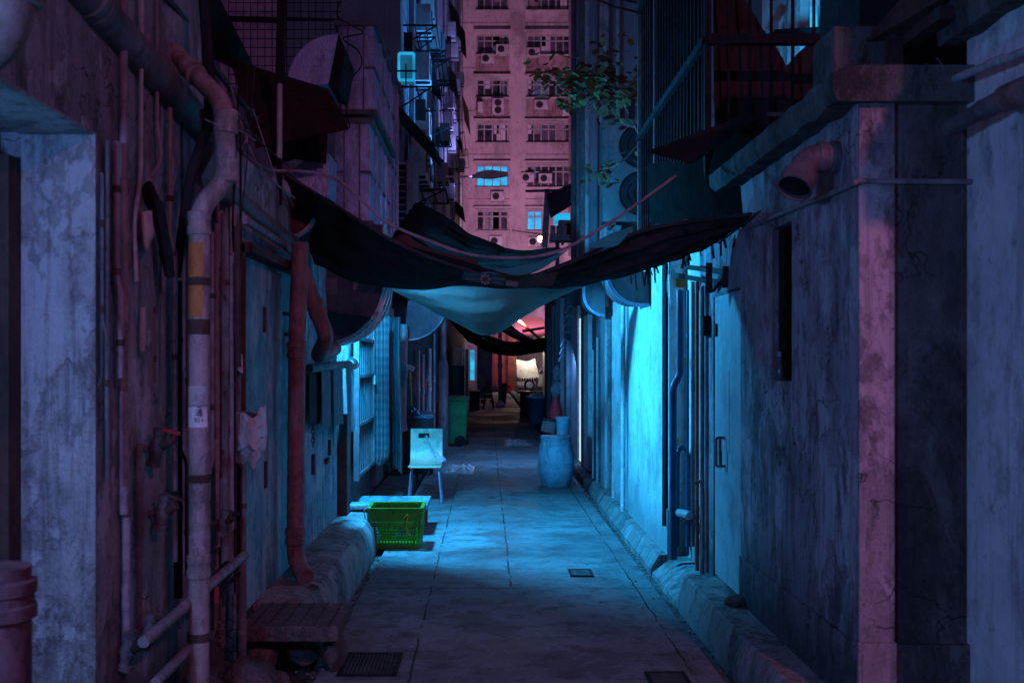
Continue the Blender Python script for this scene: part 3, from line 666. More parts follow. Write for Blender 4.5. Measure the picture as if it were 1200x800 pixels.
# towel rail and towels
Yt = 7.9
rt = thing('hanging_rail', P(372, 428, Yt), 'round rail above the towels on the left wall', 'rail')
MB().tube([P(362, 432, 7.0), P(412, 426, 9.0)], .03, 14).build('rail_tube', 'pipe_grey', rt)
MB().lathe([(.03, -.03), (.055, -.03), (.055, .03), (.03, .03)], P(413, 426, 9.0), 16, (0, 1, 0)).build('end_cap', 'pipe_pale', rt)
def towel(xc, w, y0, y1, Y, mat, label, skew=0):
    rows = []
    hw = w / 2
    for (dx, y, dy) in ((0, y0, .10), (0, y0 - 3, 0), (0, y0 + 4, -.05), (skew * .5, (y0 + y1) / 2, -.06), (skew, y1, -.05)):
        rows.append([P(xc + dx - hw, y + (1.5 if y == y1 else 0), Y + dy - .25), P(xc + dx - hw * .3, y, Y + dy - .08), P(xc + dx + hw * .4, y - (1 if y == y1 else 0), Y + dy + .1), P(xc + dx + hw, y - 2, Y + dy + .25)])
    return tag(MB().sheet(rows, 8, 22, .012, 5, xc).build('towel', mat, ang=60), label, 'towel', 'towels over the rail')
towel(369, 13, 440, 496, 7.35, 'cloth_dark', 'black cloth hanging first on the towel rail')
towel(382, 10.5, 428, 502, 7.7, 'towel', 'pale blue towel on the rail next to the black cloth', 1)
towel(396, 11, 427, 498, 8.2, 'towel', 'pale blue towel in the middle of the rail', 1)
towel(409, 8, 428, 506, 8.7, 'towel', 'narrow towel draped at the far end of the rail', 3)
# chain
c0 = P(367, 495, 7.3)
ch = thing('chain', c0 - Vector((0, 0, .2)), 'steel chain dangling below the black cloth', 'chain')
m = MB()
for i in range(6):
    q = c0 - Vector((0, 0, .03 * i)); ang = (i % 2) * R(90) + .3
    m.tube([q + Vector((.011 * math.cos(k) * math.cos(ang), .011 * math.cos(k) * math.sin(ang), .021 * math.sin(k))) for k in [2 * math.pi * j / 14 for j in range(15)]], .004, 6, caps=False)
o = m.build('chain_links', 'steel_dull', ch)
# big exhaust elbow on the left wall: quarter disc faces, curved skin with two bright rims
def duct_elbow(name, cx, cz, Y0, Y1, r, a0, a1, label, mats=('steel_dull', 'steel'), rims=(0.0, 1.0), th=.0, n=26, lipr=.022):
    t = thing(name, (cx, (Y0 + Y1) / 2, cz), label, 'duct')
    arc = [(cx + r * math.cos(R(a0 + (a1 - a0) * i / n)), cz + r * math.sin(R(a0 + (a1 - a0) * i / n))) for i in range(n + 1)]
    MB().prism([(cx, cz)] + arc, lambda u, v, d: (u, d, v), Y0, Y1).build('duct_shell', mats[0], t, ang=40)
    for k, f in enumerate(rims):
        y = Y0 + (Y1 - Y0) * f; m = MB()
        m.rings([[(x_ + (x_ - cx) / r * o_, yy, z_ + (z_ - cz) / r * o_) for (o_, yy) in ((.003, y - .03), (lipr * (1 + k * .9), y - .03), (lipr * (1 + k * .9), y + .03), (.003, y + .03))] for (x_, z_) in arc], True, True)
        m.build('flange', mats[1], t, ang=40)
    return t
Ye = 8.3; EX, EZ, ER = px(378, Ye), 2.18, .475
e = thing('exhaust_elbow', (EX, Ye, EZ), 'large round kitchen exhaust elbow with bright rims on the left wall', 'duct')
arc = [(EX + ER * math.cos(R(a_)), EZ + ER * math.sin(R(a_))) for a_ in range(-92, 3, 4)] + [(EX + ER, EZ + .44)]
MB().prism([(EX, EZ + .44), (EX, EZ)] + arc, lambda u, v, d: (u, d, v), Ye + .012, 8.9).build('duct_shell', 'galvanised', e, ang=40)
fa = [(EX + (x_ - EX) * .985, z_ + .006) for x_, z_ in arc]
MB().prism([(EX + .01, EZ + .43), (EX + .01, EZ)] + fa, lambda u, v, d: (u, d, v), Ye - .003, Ye + .010).build('face_plate', 'elbow_face', e, ang=40)
for y in (Ye + .09, Ye + .33, 8.84):
    m = MB(); rr = []
    for (x_, z_) in arc[:-1]:
        n_ = Vector((x_ - EX, 0, z_ - EZ)).normalized(); rr.append([(x_ + n_.x * o_, yy, z_ + n_.z * o_) for (o_, yy) in ((.002, y - .035), (.022, y - .03), (.022, y + .03), (.002, y + .035))])
    m.rings(rr).build('flange', 'galvanised', e, ang=40)
MB().box((px(383, Ye), Ye - .014, pz(345, Ye)), (px(395, Ye), Ye - .005, pz(326, Ye))).build('bracket', 'steel_dull', e, smooth=False)
MB().obox((px(427, Ye), Ye - .008, pz(337, Ye)), (.17, .006, .055), (0, R(6), 0)).build('label_plate', 'pipe_mauve', e, smooth=False)
# upper ducts
def duct(name, x0, x1, y0, y1, Y0, Y1, label, crease=True, flange=True):
    X0, X1, z1, z0 = px(x0, Y0), px(x1, Y0), pz(y0, Y0), pz(y1, Y0)
    t = thing(name, ((X0 + X1) / 2, Y0, z0), label, 'duct', 'galvanised ducts rising above the left hut')
    m = MB(); yc = Y0 - .02
    m.box((X0, Y0, z0), (X1, Y1, z1), .006)
    m.build('duct_shell', 'steel', t, smooth=False)
    if crease:      # cross-broken stiffening: a shallow pyramid on the near face
        m = MB(); c = ((X0 + X1) / 2, Y0 - .022, (z0 + z1) / 2); q = [(X0 + .01, Y0 - .002, z0 + .01), (X1 - .01, Y0 - .002, z0 + .01), (X1 - .01, Y0 - .002, z1 - .01), (X0 + .01, Y0 - .002, z1 - .01)]
        vs = [m.bm.verts.new(p) for p in q]; cv = m.bm.verts.new(c)
        for i in range(4): m.bm.faces.new((vs[i], vs[(i + 1) % 4], cv))
        m.build('cross_break', 'steel', t, smooth=False)
    for q in (.28, .72) if X1 - X0 > .2 else ():
        MB().box((X0 + (X1 - X0) * q - .006, Y0 - .014, z0 + .03), (X0 + (X1 - X0) * q + .006, Y0 - .001, z1 - .03)).build('seam', 'steel_dull', t, smooth=False)
    for q in (.25, .5, .75):
        MB().box((X1 + .001, Y0 + (Y1 - Y0) * q - .015, z0 + .03), (X1 + .02, Y0 + (Y1 - Y0) * q + .015, z1 - .03)).build('seam', 'steel', t, smooth=False)
    MB().box((X0 - .012, Y0 - .012, (z0 + z1) / 2 - .012), (X1 + .012, Y1, (z0 + z1) / 2 + .012)).build('band', 'steel_dull', t, smooth=False)
    if flange:
        for zz in (z0, z1):
            MB().box((X0 - .03, Y0 - .03, zz - .02), (X1 + .03, Y1 + .03, zz + .02)).build('flange', 'steel_dull', t, smooth=False)
    return t
duct('sheet_duct', 396, 438, 28, 132, 8.6, 10.4, 'upper silver duct box above the dark awning on the left')
duct('sheet_duct', 392, 433, 142, 262, 8.5, 10.2, 'lower silver duct box with diagonal crease behind the canopy')
duct('sheet_duct', 441, 452, 60, 300, 10.6, 12.2, 'narrow tall duct behind the silver duct boxes', crease=False)
m = MB()
tag(m.tube([P(447, 150, 10.5), P(447, 300, 10.5)], .028, 12).build('steel_pipe', 'steel'), 'shiny thin steel pipe beside the silver ducts', 'pipe')
tag(MB().tube([P(456, 80, 11.5), P(453, 300, 11.5)], .03, 12).build('steel_pipe', 'steel'), 'second shiny pipe farther behind the silver ducts', 'pipe')
e = duct_elbow('duct_elbow', px(395, 7.8), pz(98, 7.8), 7.8, 8.35, 58 * 7.8 / F, 88, 182, 'silver quarter round duct hood on the awning top left', ('steel', 'steel_dull'), (.98,))
MB().prism([(px(397, 7.8), pz(40, 7.8)), (px(405, 7.8), pz(62, 7.8)), (px(397, 7.8), pz(106, 7.8)), (px(385, 7.8), pz(100, 7.8))], lambda u, v, d: (u, d, v), 7.79, 8.3).build('mouth', 'black_metal', e, smooth=False)
duct_elbow('duct_elbow', px(384, 7.4), pz(230, 7.4), 7.4, 7.8, 50 * 7.4 / F, 88, 200, 'scratched silver duct elbow right above the canopy corner', ('steel', 'steel_dull'), (1.0,))
e = duct_elbow('duct_elbow', px(330, 6.9), pz(236, 6.9), 6.9, 7.3, 42 * 6.9 / F, -95, 10, 'rusty round duct bend under the sloping canopy at left', ('rust_dark', 'pipe_pale'), (.0,))
MB().obox(P(326, 222, 6.85), (.12, .01, .14), (0, R(20), 0)).build('patch', 'pipe_pale', e, smooth=False)
# dark awning sheets
def plate(pts, name, mat, label, cat, th=.012, group=None):
    m = MB(); n = len(pts); v = [Vector(p) for p in pts]
    nrm = (v[1] - v[0]).cross(v[2] - v[0]).normalized() * th
    a = [m.bm.verts.new(p) for p in v]; b = [m.bm.verts.new(p + nrm) for p in v]
    m.bm.faces.new(a); m.bm.faces.new(list(reversed(b)))
    for i in range(n): m.bm.faces.new((a[(i + 1) % n], a[i], b[i], b[(i + 1) % n]))
    return tag(m.build(name, mat, smooth=False), label, cat, group)
plate([P(270, 70, 7.0), P(385, 104, 7.0), P(409, 150, 6.6), P(300, 172, 6.6)], 'sheet_awning', 'brown_dark', 'dark drooping sheet awning below the silver duct hood', 'awning')
plate([P(300, 150, 7.3), P(384, 150, 7.3), P(382, 192, 7.3), P(345, 186, 7.3), P(318, 196, 7.3)], 'torn_board', 'brown_dark', 'torn brown board hanging behind the white post', 'board')
tag(MB().bar(P(296, 143, 6.7), P(345, 116, 6.9), .03).build('brace', 'rust_dark'), 'rusty angle brace under the dark awning', 'brace')
plate([P(190, -15, 6.2), P(250, -15, 6.2), P(305, 95, 7.4), P(250, 70, 6.6), P(205, 40, 6.2)], 'corrugated_sheet', 'black_metal', 'dark corrugated sheet in the top left corner', 'sheet')
for i in range(9):
    pass
m = MB(); t = thing('white_post', P(328, 185, 6.5), 'pale painted post standing in front of the dark awning', 'post')
MB().tube([P(328, 98, 6.5), P(327.5, 186, 6.5)], .017, 12).build('painted_length', 'pipe_pale', t)
MB().bar(P(331, -30, 6.5), P(328, 98, 6.5), .05).build('upper_post', 'black_metal', t)
MB().bar(P(327.5, 186, 6.5), P(327.5, 240, 6.5), .03).build('lower_post', 'black_metal', t)
# wire mesh fence
t = thing('mesh_fence', P(330, 110, 7.6), 'wire mesh fence panel at the top left above the awning', 'fence')
m = MB(); Yf = 9.2
for i in range(16): x = 268 + i * 8.5; m.bar(P(x, -30, Yf), P(x, 108, Yf), .006)
for i in range(14): y = -28 + i * 10.5; m.bar(P(268, y, Yf + .006), P(400, y, Yf + .006), .006)
m.build('mesh', 'black_metal', t, smooth=False)
MB().bar(P(256, 22, Yf - .02), P(328, 24, Yf - .02), .04).build('rail', 'black_metal', t); MB().bar(P(335, 22, Yf - .02), P(400, 24, Yf - .02), .02).build('rail', 'black_metal', t)
tag(MB().tube([P(400, 0, 8.4), P(396, 20, 8.4), P(425, 38, 8.3), P(402, 45, 8.4), P(420, 60, 8.3), P(423, 78, 8.3), P(404, 105, 8.4), P(410, 150, 8.4)], .006, 6, sm=6).build('cable', 'rubber'), 'thin black wire looping over the silver duct', 'cable', 'cables over the left wall')
for i in range(26):  # a tangle of stray wires in the dark corner
    pass

# ------------------------------------------------------------------ gate, curtain, boxes, pallet board, crate, chair
t = thing('metal_gate', P(425, 560, 10.4), 'white barred metal gate standing ajar behind the towels', 'gate')
g0, g1 = P(418, 563, 9.75), P(437, 551, 11.2); zt_ = 1.98
def lerp(a, b, t_): return a + (b - a) * t_
m = MB(); z0 = g0.z
A = Vector((g0.x, g0.y, z0)); B = Vector((g1.x, g1.y, z0))
m.bar(B, B + Z * (zt_ - z0), .035)
for zz in (z0 + .03, z0 + .5, z0 + .95, z0 + 1.3, zt_ - .02): m.bar(A + Z * (zz - z0), B + Z * (zz - z0), .03)
m.build('gate_frame', 'pipe_grey', t); MB().bar(A, A + Z * (zt_ - z0), .05).build('gate_post', 'steel_dull', t)
m = MB()
for i in range(1, 9): q = A.lerp(B, i / 9); m.bar(q, q + Z * (zt_ - z0), .012)
m.build('bars', 'steel_dull', t)
MB().obox(B + Z * .9, (.06, .08, .1)).build('lock_box', 'white_metal', t)
m = MB(); m.sheet([[A + Vector((.0, .03, 0)) , B + Vector((-.03, 0, 0))], [A + Vector((0, .03, zt_ - z0)), B + Vector((-.03, 0, zt_ - z0))]], 2, 2); m.build('backing_sheet', 'black_metal', t)
rows = []
for y in (370, 420, 480, 530, 545):
    r = []
    for i in range(9):
        x = 438 + i * 2.2 * (1 if y < 535 else .7); r.append(P(x + (2 if i % 2 else 0), y - (0 if y < 540 else abs(i - 4)), 11.3 + (.08 if i % 2 else 0)))
    rows.append(r)
tag(MB().sheet(rows, 40, 14, .01, 5, 3).build('curtain', 'gingham', ang=60), 'checked pale blue curtain gathered beside the white gate', 'curtain')
rows = [[P(454 + i * 2.2 + (2 if y > 500 else 0), y + (0 if y < 540 else abs(i - 3) * 3), 11.9 + (.1 if i % 2 else 0)) for i in range(8)] for y in (370, 440, 510, 545)]
tag(MB().sheet(rows, 32, 14, .02, 5, 5).build('tarpaulin', 'towel', ang=60), 'drab gathered tarpaulin hanging behind the checked curtain', 'tarpaulin')
# board on legs behind the crate
t = thing('low_bench', P(460, 604, 10), 'low grey blue plank bench behind the green crate', 'bench')
b0, b1 = px(414, 9.9), px(503, 9.9)
MB().box((b0, 9.55, .235), (b1, 10.25, .275), .006).build('bench_top', 'sheet_blue', t, smooth=False)
for (x, y) in ((b0 + .03, 9.6), (b1 - .1, 9.6), (b0 + .03, 10.15), (b1 - .1, 10.15)): MB().box((x, y, .0), (x + .07, y + .07, .234)).build('leg', 'wood', t, smooth=False)
MB().box((b0 + .03, 9.64, .10), (b1 - .04, 9.66, .232)).build('apron', 'wood', t, smooth=False)
# green crate
cx0, cx1 = px(433, 8.95), px(495, 8.95); cy0, cy1 = 8.85, 9.25; chh = .33
t = thing('plastic_crate', ((cx0 + cx1) / 2, (cy0 + cy1) / 2, 0), 'bright green plastic crate with lattice sides on the alley floor', 'crate')
tp = .03
def crate_side(a0, a1, b0, b1, name):
    """one lattice side between bottom points a0-a1 and top points b0-b1"""
    m = MB(); a0, a1, b0, b1 = map(Vector, (a0, a1, b0, b1))
    def q(u, v): return a0.lerp(a1, u).lerp(b0.lerp(b1, u), v)
    for v, w in ((.06, .04), (.62, .035), (.9, .06)): m.bar(q(0, v), q(1, v), .012, w)
    m.bar(q(.5, .78), q(.98, .78), .008, .05); m.bar(q(.02, .78), q(.5, .78), .008, .05)
    for u in (.02, .10, .98, .90): m.bar(q(u, 0), q(u, 1), .012, .03 if u in (.02, .98) else .015)
    for i in range(1, 12): u = .10 + .8 * i / 12; m.bar(q(u, .06), q(u, .62), .007, .006)
    for i in range(1, 7): v = .06 + .56 * i / 7; m.bar(q(.1, v), q(.9, v), .006, .007)
    return m.build(name, 'plastic_green', t)
bl = [(cx0 + tp, cy0 + tp, .01), (cx1 - tp, cy0 + tp, .01), (cx1 - tp, cy1 - tp, .01), (cx0 + tp, cy1 - tp, .01)]
tl = [(cx0, cy0, chh), (cx1, cy0, chh), (cx1, cy1, chh), (cx0, cy1, chh)]
for i in range(4): crate_side(bl[i], bl[(i + 1) % 4], tl[i], tl[(i + 1) % 4], 'side_panel')
MB().box((bl[0][0], bl[0][1], .0), (bl[2][0], bl[2][1], .012)).build('base', 'plastic_green', t)
m = MB(); pts = [Vector(p) + Z * .005 for p in tl]
for i in range(4): m.bar(pts[i], pts[(i + 1) % 4], .03, .022)
m.build('rim', 'plastic_green', t)
MB().tube([Vector(tl[0]) + Vector((.02, .03, .012)), Vector(tl[0]) + Vector((-.035, .05, .0)), Vector(tl[0]) + Vector((-.03, .06, -.08)), Vector(tl[0]) + Vector((.0, .06, -.09))], .006, 8, sm=4).build('wire_handle', 'white_metal', t)
MB().tube([P(474, 606, 8.8), P(478, 603, 8.79), P(476, 617, 8.8), P(481, 628, 8.81)], .005, 6, sm=4).build('orange_string', 'orange_tape', t)
# chair
Yc = 11.85
ccx = px(498.5, Yc); w = .36
t = thing('stacking_chair', (ccx, Yc, 0), 'pale plywood shell chair with chrome legs and a handle slot', 'chair')
sl = (px(490, Yc + .2), px(503, Yc + .2), pz(514.5, Yc + .2), pz(508, Yc + .2))
zs = .42
prof = [(-.20, zs - .012), (-.17, zs + .002), (.0, zs - .005), (.12, zs), (.175, zs + .03), (.20, zs + .09), (.225, .6), (.25, pz(502, Yc + .25))]
m = MB()
prf = resample([Vector((0, y, z)) for y, z in prof], 30)
L, Rr = ccx - w / 2, ccx + w / 2
xs = [L, L + .012, sl[0], sl[1], Rr - .012, Rr]
def shell(off):
    g_ = []
    for k, p in enumerate(prf):
        d_ = (prf[min(k + 1, 29)] - prf[max(0, k - 1)]).normalized(); nn = Vector((0, -d_.z, d_.y))
        g_.append([m.bm.verts.new(Vector((x + (.02 if k == 0 and i in (0,) else 0) - (.02 if k == 0 and i == 5 else 0), Yc + p.y + nn.y * off + .012 * (abs(x - ccx) / w) ** 2 * -1, p.z + nn.z * off))) for i, x in enumerate(xs)])
    return g_
ga, gb = shell(0), shell(-.011)
ks = [k for k in range(29) if prf[k].z > sl[2] - .005 and prf[k].z < sl[3]]
hole = lambda k, i: i == 2 and k in ks
for k in range(29):
    for i in range(5):
        if hole(k, i): continue
        m.bm.faces.new((ga[k][i], ga[k][i + 1], ga[k + 1][i + 1], ga[k + 1][i])); m.bm.faces.new((gb[k][i + 1], gb[k][i], gb[k + 1][i], gb[k + 1][i + 1]))
    m.bm.faces.new((ga[k][0], ga[k + 1][0], gb[k + 1][0], gb[k][0])); m.bm.faces.new((ga[k + 1][5], ga[k][5], gb[k][5], gb[k + 1][5]))
for i in range(5):
    m.bm.faces.new((ga[0][i + 1], ga[0][i], gb[0][i], gb[0][i + 1])); m.bm.faces.new((ga[29][i], ga[29][i + 1], gb[29][i + 1], gb[29][i]))
m.build('shell_seat', 'chair_ply', t, ang=50)
for sx in (-1, 1):
    x = ccx + sx * .15
    for (y0, y1) in ((-.12, -.16), (.1, .2)):
        MB().tube([Vector((x, Yc + y0, zs - .02)), Vector((x + sx * .035, Yc + y1, .0))], .011, 10).build('leg', 'steel', t)
    MB().tube([Vector((x, Yc - .12, zs - .022)), Vector((x, Yc + .1, zs - .022))], .011, 10).build('seat_rail', 'steel', t)
MB().tube([Vector((ccx - .15, Yc - .02, zs - .03)), Vector((ccx + .15, Yc - .02, zs - .03))], .01, 10).build('stretcher', 'steel', t)
yb = Yc + .18
tag(MB().sheet([[P(497, 511, yb + .05), P(499, 510, yb + .03), P(501, 511, yb + .05)], [P(499, 514, yb), P(501, 515, yb - .02), P(503, 515, yb)], [P(503, 522, yb), P(506, 523, yb - .03), P(509, 525, yb)], [P(508, 534, yb - .04), P(514, 536, yb - .08), P(517, 533, yb - .04)], [P(516, 543, yb - .1), P(520, 540, yb - .14), P(523, 538, yb - .1)]], 10, 24, .02, 14, 2).build('plastic_bag', 'clear_plastic', ang=60), 'clear plastic bag knotted through the slot of the chair back', 'plastic bag')
def crumple(c, rx, ry, h, mat, name, label, cat, n=36, seed=0, amp=.35):
    m = MB(); rows = []
    for j in range(n):
        for i in range(n): pass
    g_ = [[None] * n for _ in range(n)]
    for j in range(n):
        for i in range(n):
            u, v = i / (n - 1) * 2 - 1, j / (n - 1) * 2 - 1; r2 = math.hypot(u, v)
            k = max(0, 1 - max(abs(u), abs(v)) ** 2.5)
            z = h * k * (.25 + abs(noise.noise(Vector((u * 2.3 + seed, v * 2.3, seed)))) * 1.3 + .25 * abs(noise.noise(Vector((u * 6, v * 6, seed + 2)))))
            wob = 1 + amp * noise.noise(Vector((math.atan2(v, u) * 1.3, seed, 1)))
            g_[j][i] = m.bm.verts.new(Vector(c) + Vector((u * rx * wob, v * ry * wob, max(.004, z))))
    for j in range(n - 1):
        for i in range(n - 1): m.bm.faces.new((g_[j][i], g_[j][i + 1], g_[j + 1][i + 1], g_[j + 1][i]))
    return tag(m.build(name, mat, ang=20), label, cat)
crumple((px(538, 15.4), 15.5, 0), .22, .55, .09, 'clear_plastic', 'plastic_bag', 'crumpled shiny plastic bag on the ground right of the chair', 'plastic bag', seed=3)
crumple((px(607, 20.5), 20.6, 0), .24, .8, .08, 'clear_plastic', 'plastic_bag', 'dim crumpled plastic lying on the dark paving farther back', 'plastic bag', seed=9)
# bins
def wheelie(x, y, rz, s, mat, lidmat, label, lid_open=False):
    t = thing('wheeled_bin', (x, y, 0), label, 'bin', 'wheeled bins along the left side')
    w0, w1, d0, d1, h = .20 * s, .25 * s, .22 * s, .28 * s, .86 * s
    def ring(w_, d_, z): return [(x - w_, y - d_, z), (x + w_, y - d_, z), (x + w_, y + d_, z), (x - w_, y + d_, z)]
    m = MB(); m.rings([ring(w0, d0, .04 * s), ring(w0 * 1.02, d0 * 1.02, .1 * s), ring(w1, d1, h)])
    bmesh.ops.bevel(m.bm, geom=m.bm.edges[:], offset=.015, segments=2, affect='EDGES')
    m.build('bin_body', mat, t)
    MB().box((x - w1 - .02, y - d1 - .02, h), (x + w1 + .02, y + d1 + .03, h + .035), .01).build('rim', lidmat, t)
    m = MB(); m.rings([ring(w1 + .03, d1 + .03, h + .04), ring(w1 + .025, d1 + .025, h + .06), ring(w1 * .75, d1 * .75, h + .09)]); m.build('lid', lidmat, t)
    MB().tube([(x - w1 * .8, y + d1 + .06, h + .02), (x + w1 * .8, y + d1 + .06, h + .02)], .014, 8).build('handle', lidmat, t)
    for sx in (-1, 1): MB().lathe([(.02, -.022), (.095 * s, -.022), (.1 * s, 0), (.095 * s, .022), (.02, .022)], (x + sx * (w0 + .03), y + (-.1 if False else d0 - .04), .1 * s), 20, (1, 0, 0)).build('wheel', 'rubber', t)
    return t
b = wheelie(px(533, 19.9), 20.1, 0, .98, 'bin_green', 'bin_green', 'green wheeled rubbish bin beside the mauve pole')
MB().lathe([(.02, -.022), (.1, -.022), (.105, 0), (.1, .022), (.02, .022)], (px(539, 19.7), 19.76, .105), 20, (0, 1, 0)).build('wheel', 'rubber', b)
wheelie(px(485, 14.4), 14.7, 0, .92, 'black_plastic', 'plastic_navy', 'black lidded bin standing behind the plywood chair')
# broom and junk on the black bin
t = thing('mop', P(482, 482, 14.6), 'yellow handled mop leaning upside down on the black bin', 'mop')
MB().tube([P(480.5, 436, 14.7), P(482, 482, 14.5)], .014, 8).build('handle', 'wood_yellow', t)
MB().obox(P(481, 431, 14.7), (.11, .07, .07), (0, R(25), 0), .015).build('mop_head', 'cloth_pale', t)
crumple(P(482, 486, 14.5), .12, .12, .12, 'plastic_navy', 'plastic_bag', 'dark blue plastic bag bunched on the black bin lid', 'plastic bag', 18, 5)
for i, (x, y0, y1, Y, r, mt, lb) in enumerate(((473, 380, 495, 13.2, .055, 'pipe_mauve', 'mauve downpipe left of the mop'), (488, 410, 500, 15.2, .05, 'pipe_mauve', 'mauve downpipe right of the mop'),
     (495, 415, 500, 15.8, .03, 'pipe_mauve', 'slim downpipe between two mauve pipes behind the bin'), (502, 408, 500, 16.2, .045, 'pipe_mauve', 'mauve downpipe nearest to the tall pole'), (508, 390, 500, 17.2, .03, 'pipe_grey', 'dark thin downpipe just left of the tall pole'))):
    pipe('downpipe', [P(x, y0, Y), P(x - (2 if i == 0 else 0), y1, Y), P(x, y1 + 10, Y)], r, mt, lb, 'pipe', .05, [(P(x - (1 if i == 0 else 0), (y0 + y1) / 2, Y), Z)], 'downpipes behind the black bin', 10)
t = thing('tall_pole', P(519, 526, 19.3), 'tall mauve pole with a thick sleeve beside the green bin', 'pole')
MB().tube([P(520, 340, 19.3), P(519.5, 425, 19.3)], .055, 12).build('upper_pole', 'pipe_mauve', t)
MB().lathe([(.095, pz(526, 19.3)), (.095, pz(428, 19.3)), (.075, pz(424, 19.3)), (.055, pz(421, 19.3))], (px(519.3, 19.3), 19.3, 0), 16).build('sleeve', 'pipe_mauve', t)
tag(MB().obox(P(498, 451, 15.9), (.06, .05, .2), (0, 0, .4), .02).build('red_cloth', 'cloth_red'), 'small red cloth hung among the mauve pipes', 'cloth')
e = duct_elbow('duct_elbow', px(478, 13.4), pz(352, 13.4), 13.4, 14.2, 45 * 13.4 / F, -95, 3, 'faded pink round duct bend above the mauve downpipes', ('duct_pink', 'pipe_mauve'), (.0,))
# barred gate, cabinet far left
t = thing('barred_gate', P(538, 485, 31.5), 'small white barred gate far down on the left', 'gate')
m = MB(); Yg = 31.5
for x in (527, 543.5): m.bar(P(x, 409, Yg), P(x, 485, Yg), .04)
for y in (409, 428, 484): m.bar(P(527, y, Yg), P(543.5, y, Yg), .04)
m.build('gate_frame', 'white_metal', t)
m = MB()
for i in range(1, 7): x = 527 + i * 2.35; m.bar(P(x, 409, Yg), P(x, 428, Yg), .018)
m.build('bars', 'white_metal', t)
MB().bar(P(547, 409, Yg), P(547, 486, Yg), .09, .05).build('gate_post', 'white_metal', t)
t = thing('cabinet', P(534, 520, 30.5), 'black cabinet behind the green bin', 'cabinet')
MB().box((px(525, 30.8), 30.8, .06), (px(544, 30.8), 31.3, pz(428, 30.8))).build('cabinet_body', 'black_plastic', t, smooth=False)
for k in (436, 447, 458): MB().box((px(526, 30.78), 30.775, pz(k + 8, 30.78)), (px(543, 30.78), 30.797, pz(k, 30.78))).build('drawer', 'black_plastic', t, smooth=False)
t = thing('storage_box', P(556, 480, 35), 'black plastic box beside the little stool far back', 'box')
MB().box((px(550, 35), 35, 0), (px(562, 35), 35.4, pz(460, 35)), .02).build('box_body', 'black_plastic', t); MB().box((px(549.4, 35), 34.98, pz(460, 35)), (px(562.6, 35), 35.42, pz(457.5, 35)), .02).build('lid', 'black_plastic', t)
def stool(x, Y, label):
    X = px(x, Y); t = thing('stool', (X, Y, 0), label, 'stool'); s = .15; h = .5
    MB().lathe([(.05, h - .03), (s, h - .03), (s, h), (.05, h + .005)], (X, Y, 0), 16).build('seat', 'black_plastic', t)
    for a_ in (-1, 1):
        for b_ in (-1, 1): MB().bar((X + a_ * s * 1.15, Y + b_ * s, 0), (X + a_ * s * .7, Y + b_ * s * .6, h - .03), .045).build('leg', 'black_plastic', t)
stool(572.5, 36, 'small black plastic stool far down the left side')
for (x, y, Y, s, mt, lb) in ((566, 470, 37, .16, 'cloth_red', 'red bag left of the little black stool'), (577, 470, 37.5, .14, 'cloth_red', 'red bag right of the little black stool'), (565, 478, 36.5, .16, 'cloth_pale', 'pale bundle in front of the red bag'), (586, 475, 37, .3, 'cloth_pale', 'pale heap of bags on the ground past the stool'), (580, 455, 38, .25, 'cloth_pale', 'pale parcel on the ledge past the stool')):
    c = P(x, y, Y); tag(MB().lathe([(.02, -s * .5), (s * .5, -s * .4), (s * .6, 0), (s * .35, s * .4), (.03, s * .55)], c, 10).build('bag', mt), lb, 'bag')
tag(MB().obox(P(590, 463, 40), (.22, .05, .9), (0, R(4), 0)).build('board', 'plastic_navy'), 'upright blue board leaning at the far left', 'board')
t = thing('far_pole', P(586, 470, 42), 'slim mauve pole in front of the far red wall', 'pole')
MB().tube([P(586, 380, 42), P(586, 470, 42)], .07, 10).build('shaft', 'pipe_mauve', t); MB().lathe([(.07, -.1), (.11, -.05), (.11, .05), (.07, .1)], P(586, 428, 42), 12).build('collar', 'pipe_mauve', t)

# slab bench of concrete in the left foreground and rubble
t = thing('slab_step', P(345, 760, 5.3), 'grimy timber plank step bridging the left gutter in the foreground', 'step')
MB().box((px(292, 5.45), 5.22, .185), (px(404, 5.45), 5.74, .262), .012).build('plank_top', 'rubble', t)
m = MB()
for i in range(6): x = px(292, 5.45) + .06 + i * .075; m.box((x, 5.225, .2635), (x + .008, 5.735, .2665))
m.build('groove_strip', 'rust_dark', t, smooth=False)
def rock(c, s, label, seed):
    m = MB(); bmesh.ops.create_icosphere(m.bm, subdivisions=3, radius=1)
    for v in m.bm.verts:
        k = 1 + .35 * noise.noise(v.co * 1.3 + Vector((seed, 0, 0))) + .12 * noise.noise(v.co * 4 + Vector((0, seed, 0)))
        v.co = Vector(c) + Vector((v.co.x * s[0], v.co.y * s[1], v.co.z * s[2])) * k
    return tag(m.build('rubble_lump', 'rubble', ang=25), label, 'rubble', 'broken lumps below the left wall')
for (x, y, sx) in ((px(310, 5.45), 5.42, .07), (px(392, 5.45), 5.45, .06), (px(350, 5.45), 5.62, .1)):
    m = MB(); bmesh.ops.create_icosphere(m.bm, subdivisions=3, radius=1)
    for v in m.bm.verts:
        k = 1 + .3 * noise.noise(v.co * 1.4 + Vector((x * 9, 0, 0))); v.co = Vector((x, y, .07)) + Vector((v.co.x * sx, v.co.y * .12, v.co.z * .11)) * k
    m.build('support', 'rubble', t, ang=25)
rock((-1.12, 4.9, .05), (.14, .2, .14), 'rounded broken concrete lump beneath the plank step', 1)
rock((-1.28, 4.75, .06), (.12, .16, .12), 'broken lump against the left wall foot near the drain pipe', 2)
rock((-1.0, 5.05, .0), (.09, .12, .08), 'smaller lump at the edge of the left gutter', 3)
rock((1.42, 6.05, .2), (.07, .05, .035), 'pinkish stone lying on the step below the blue door', 4)
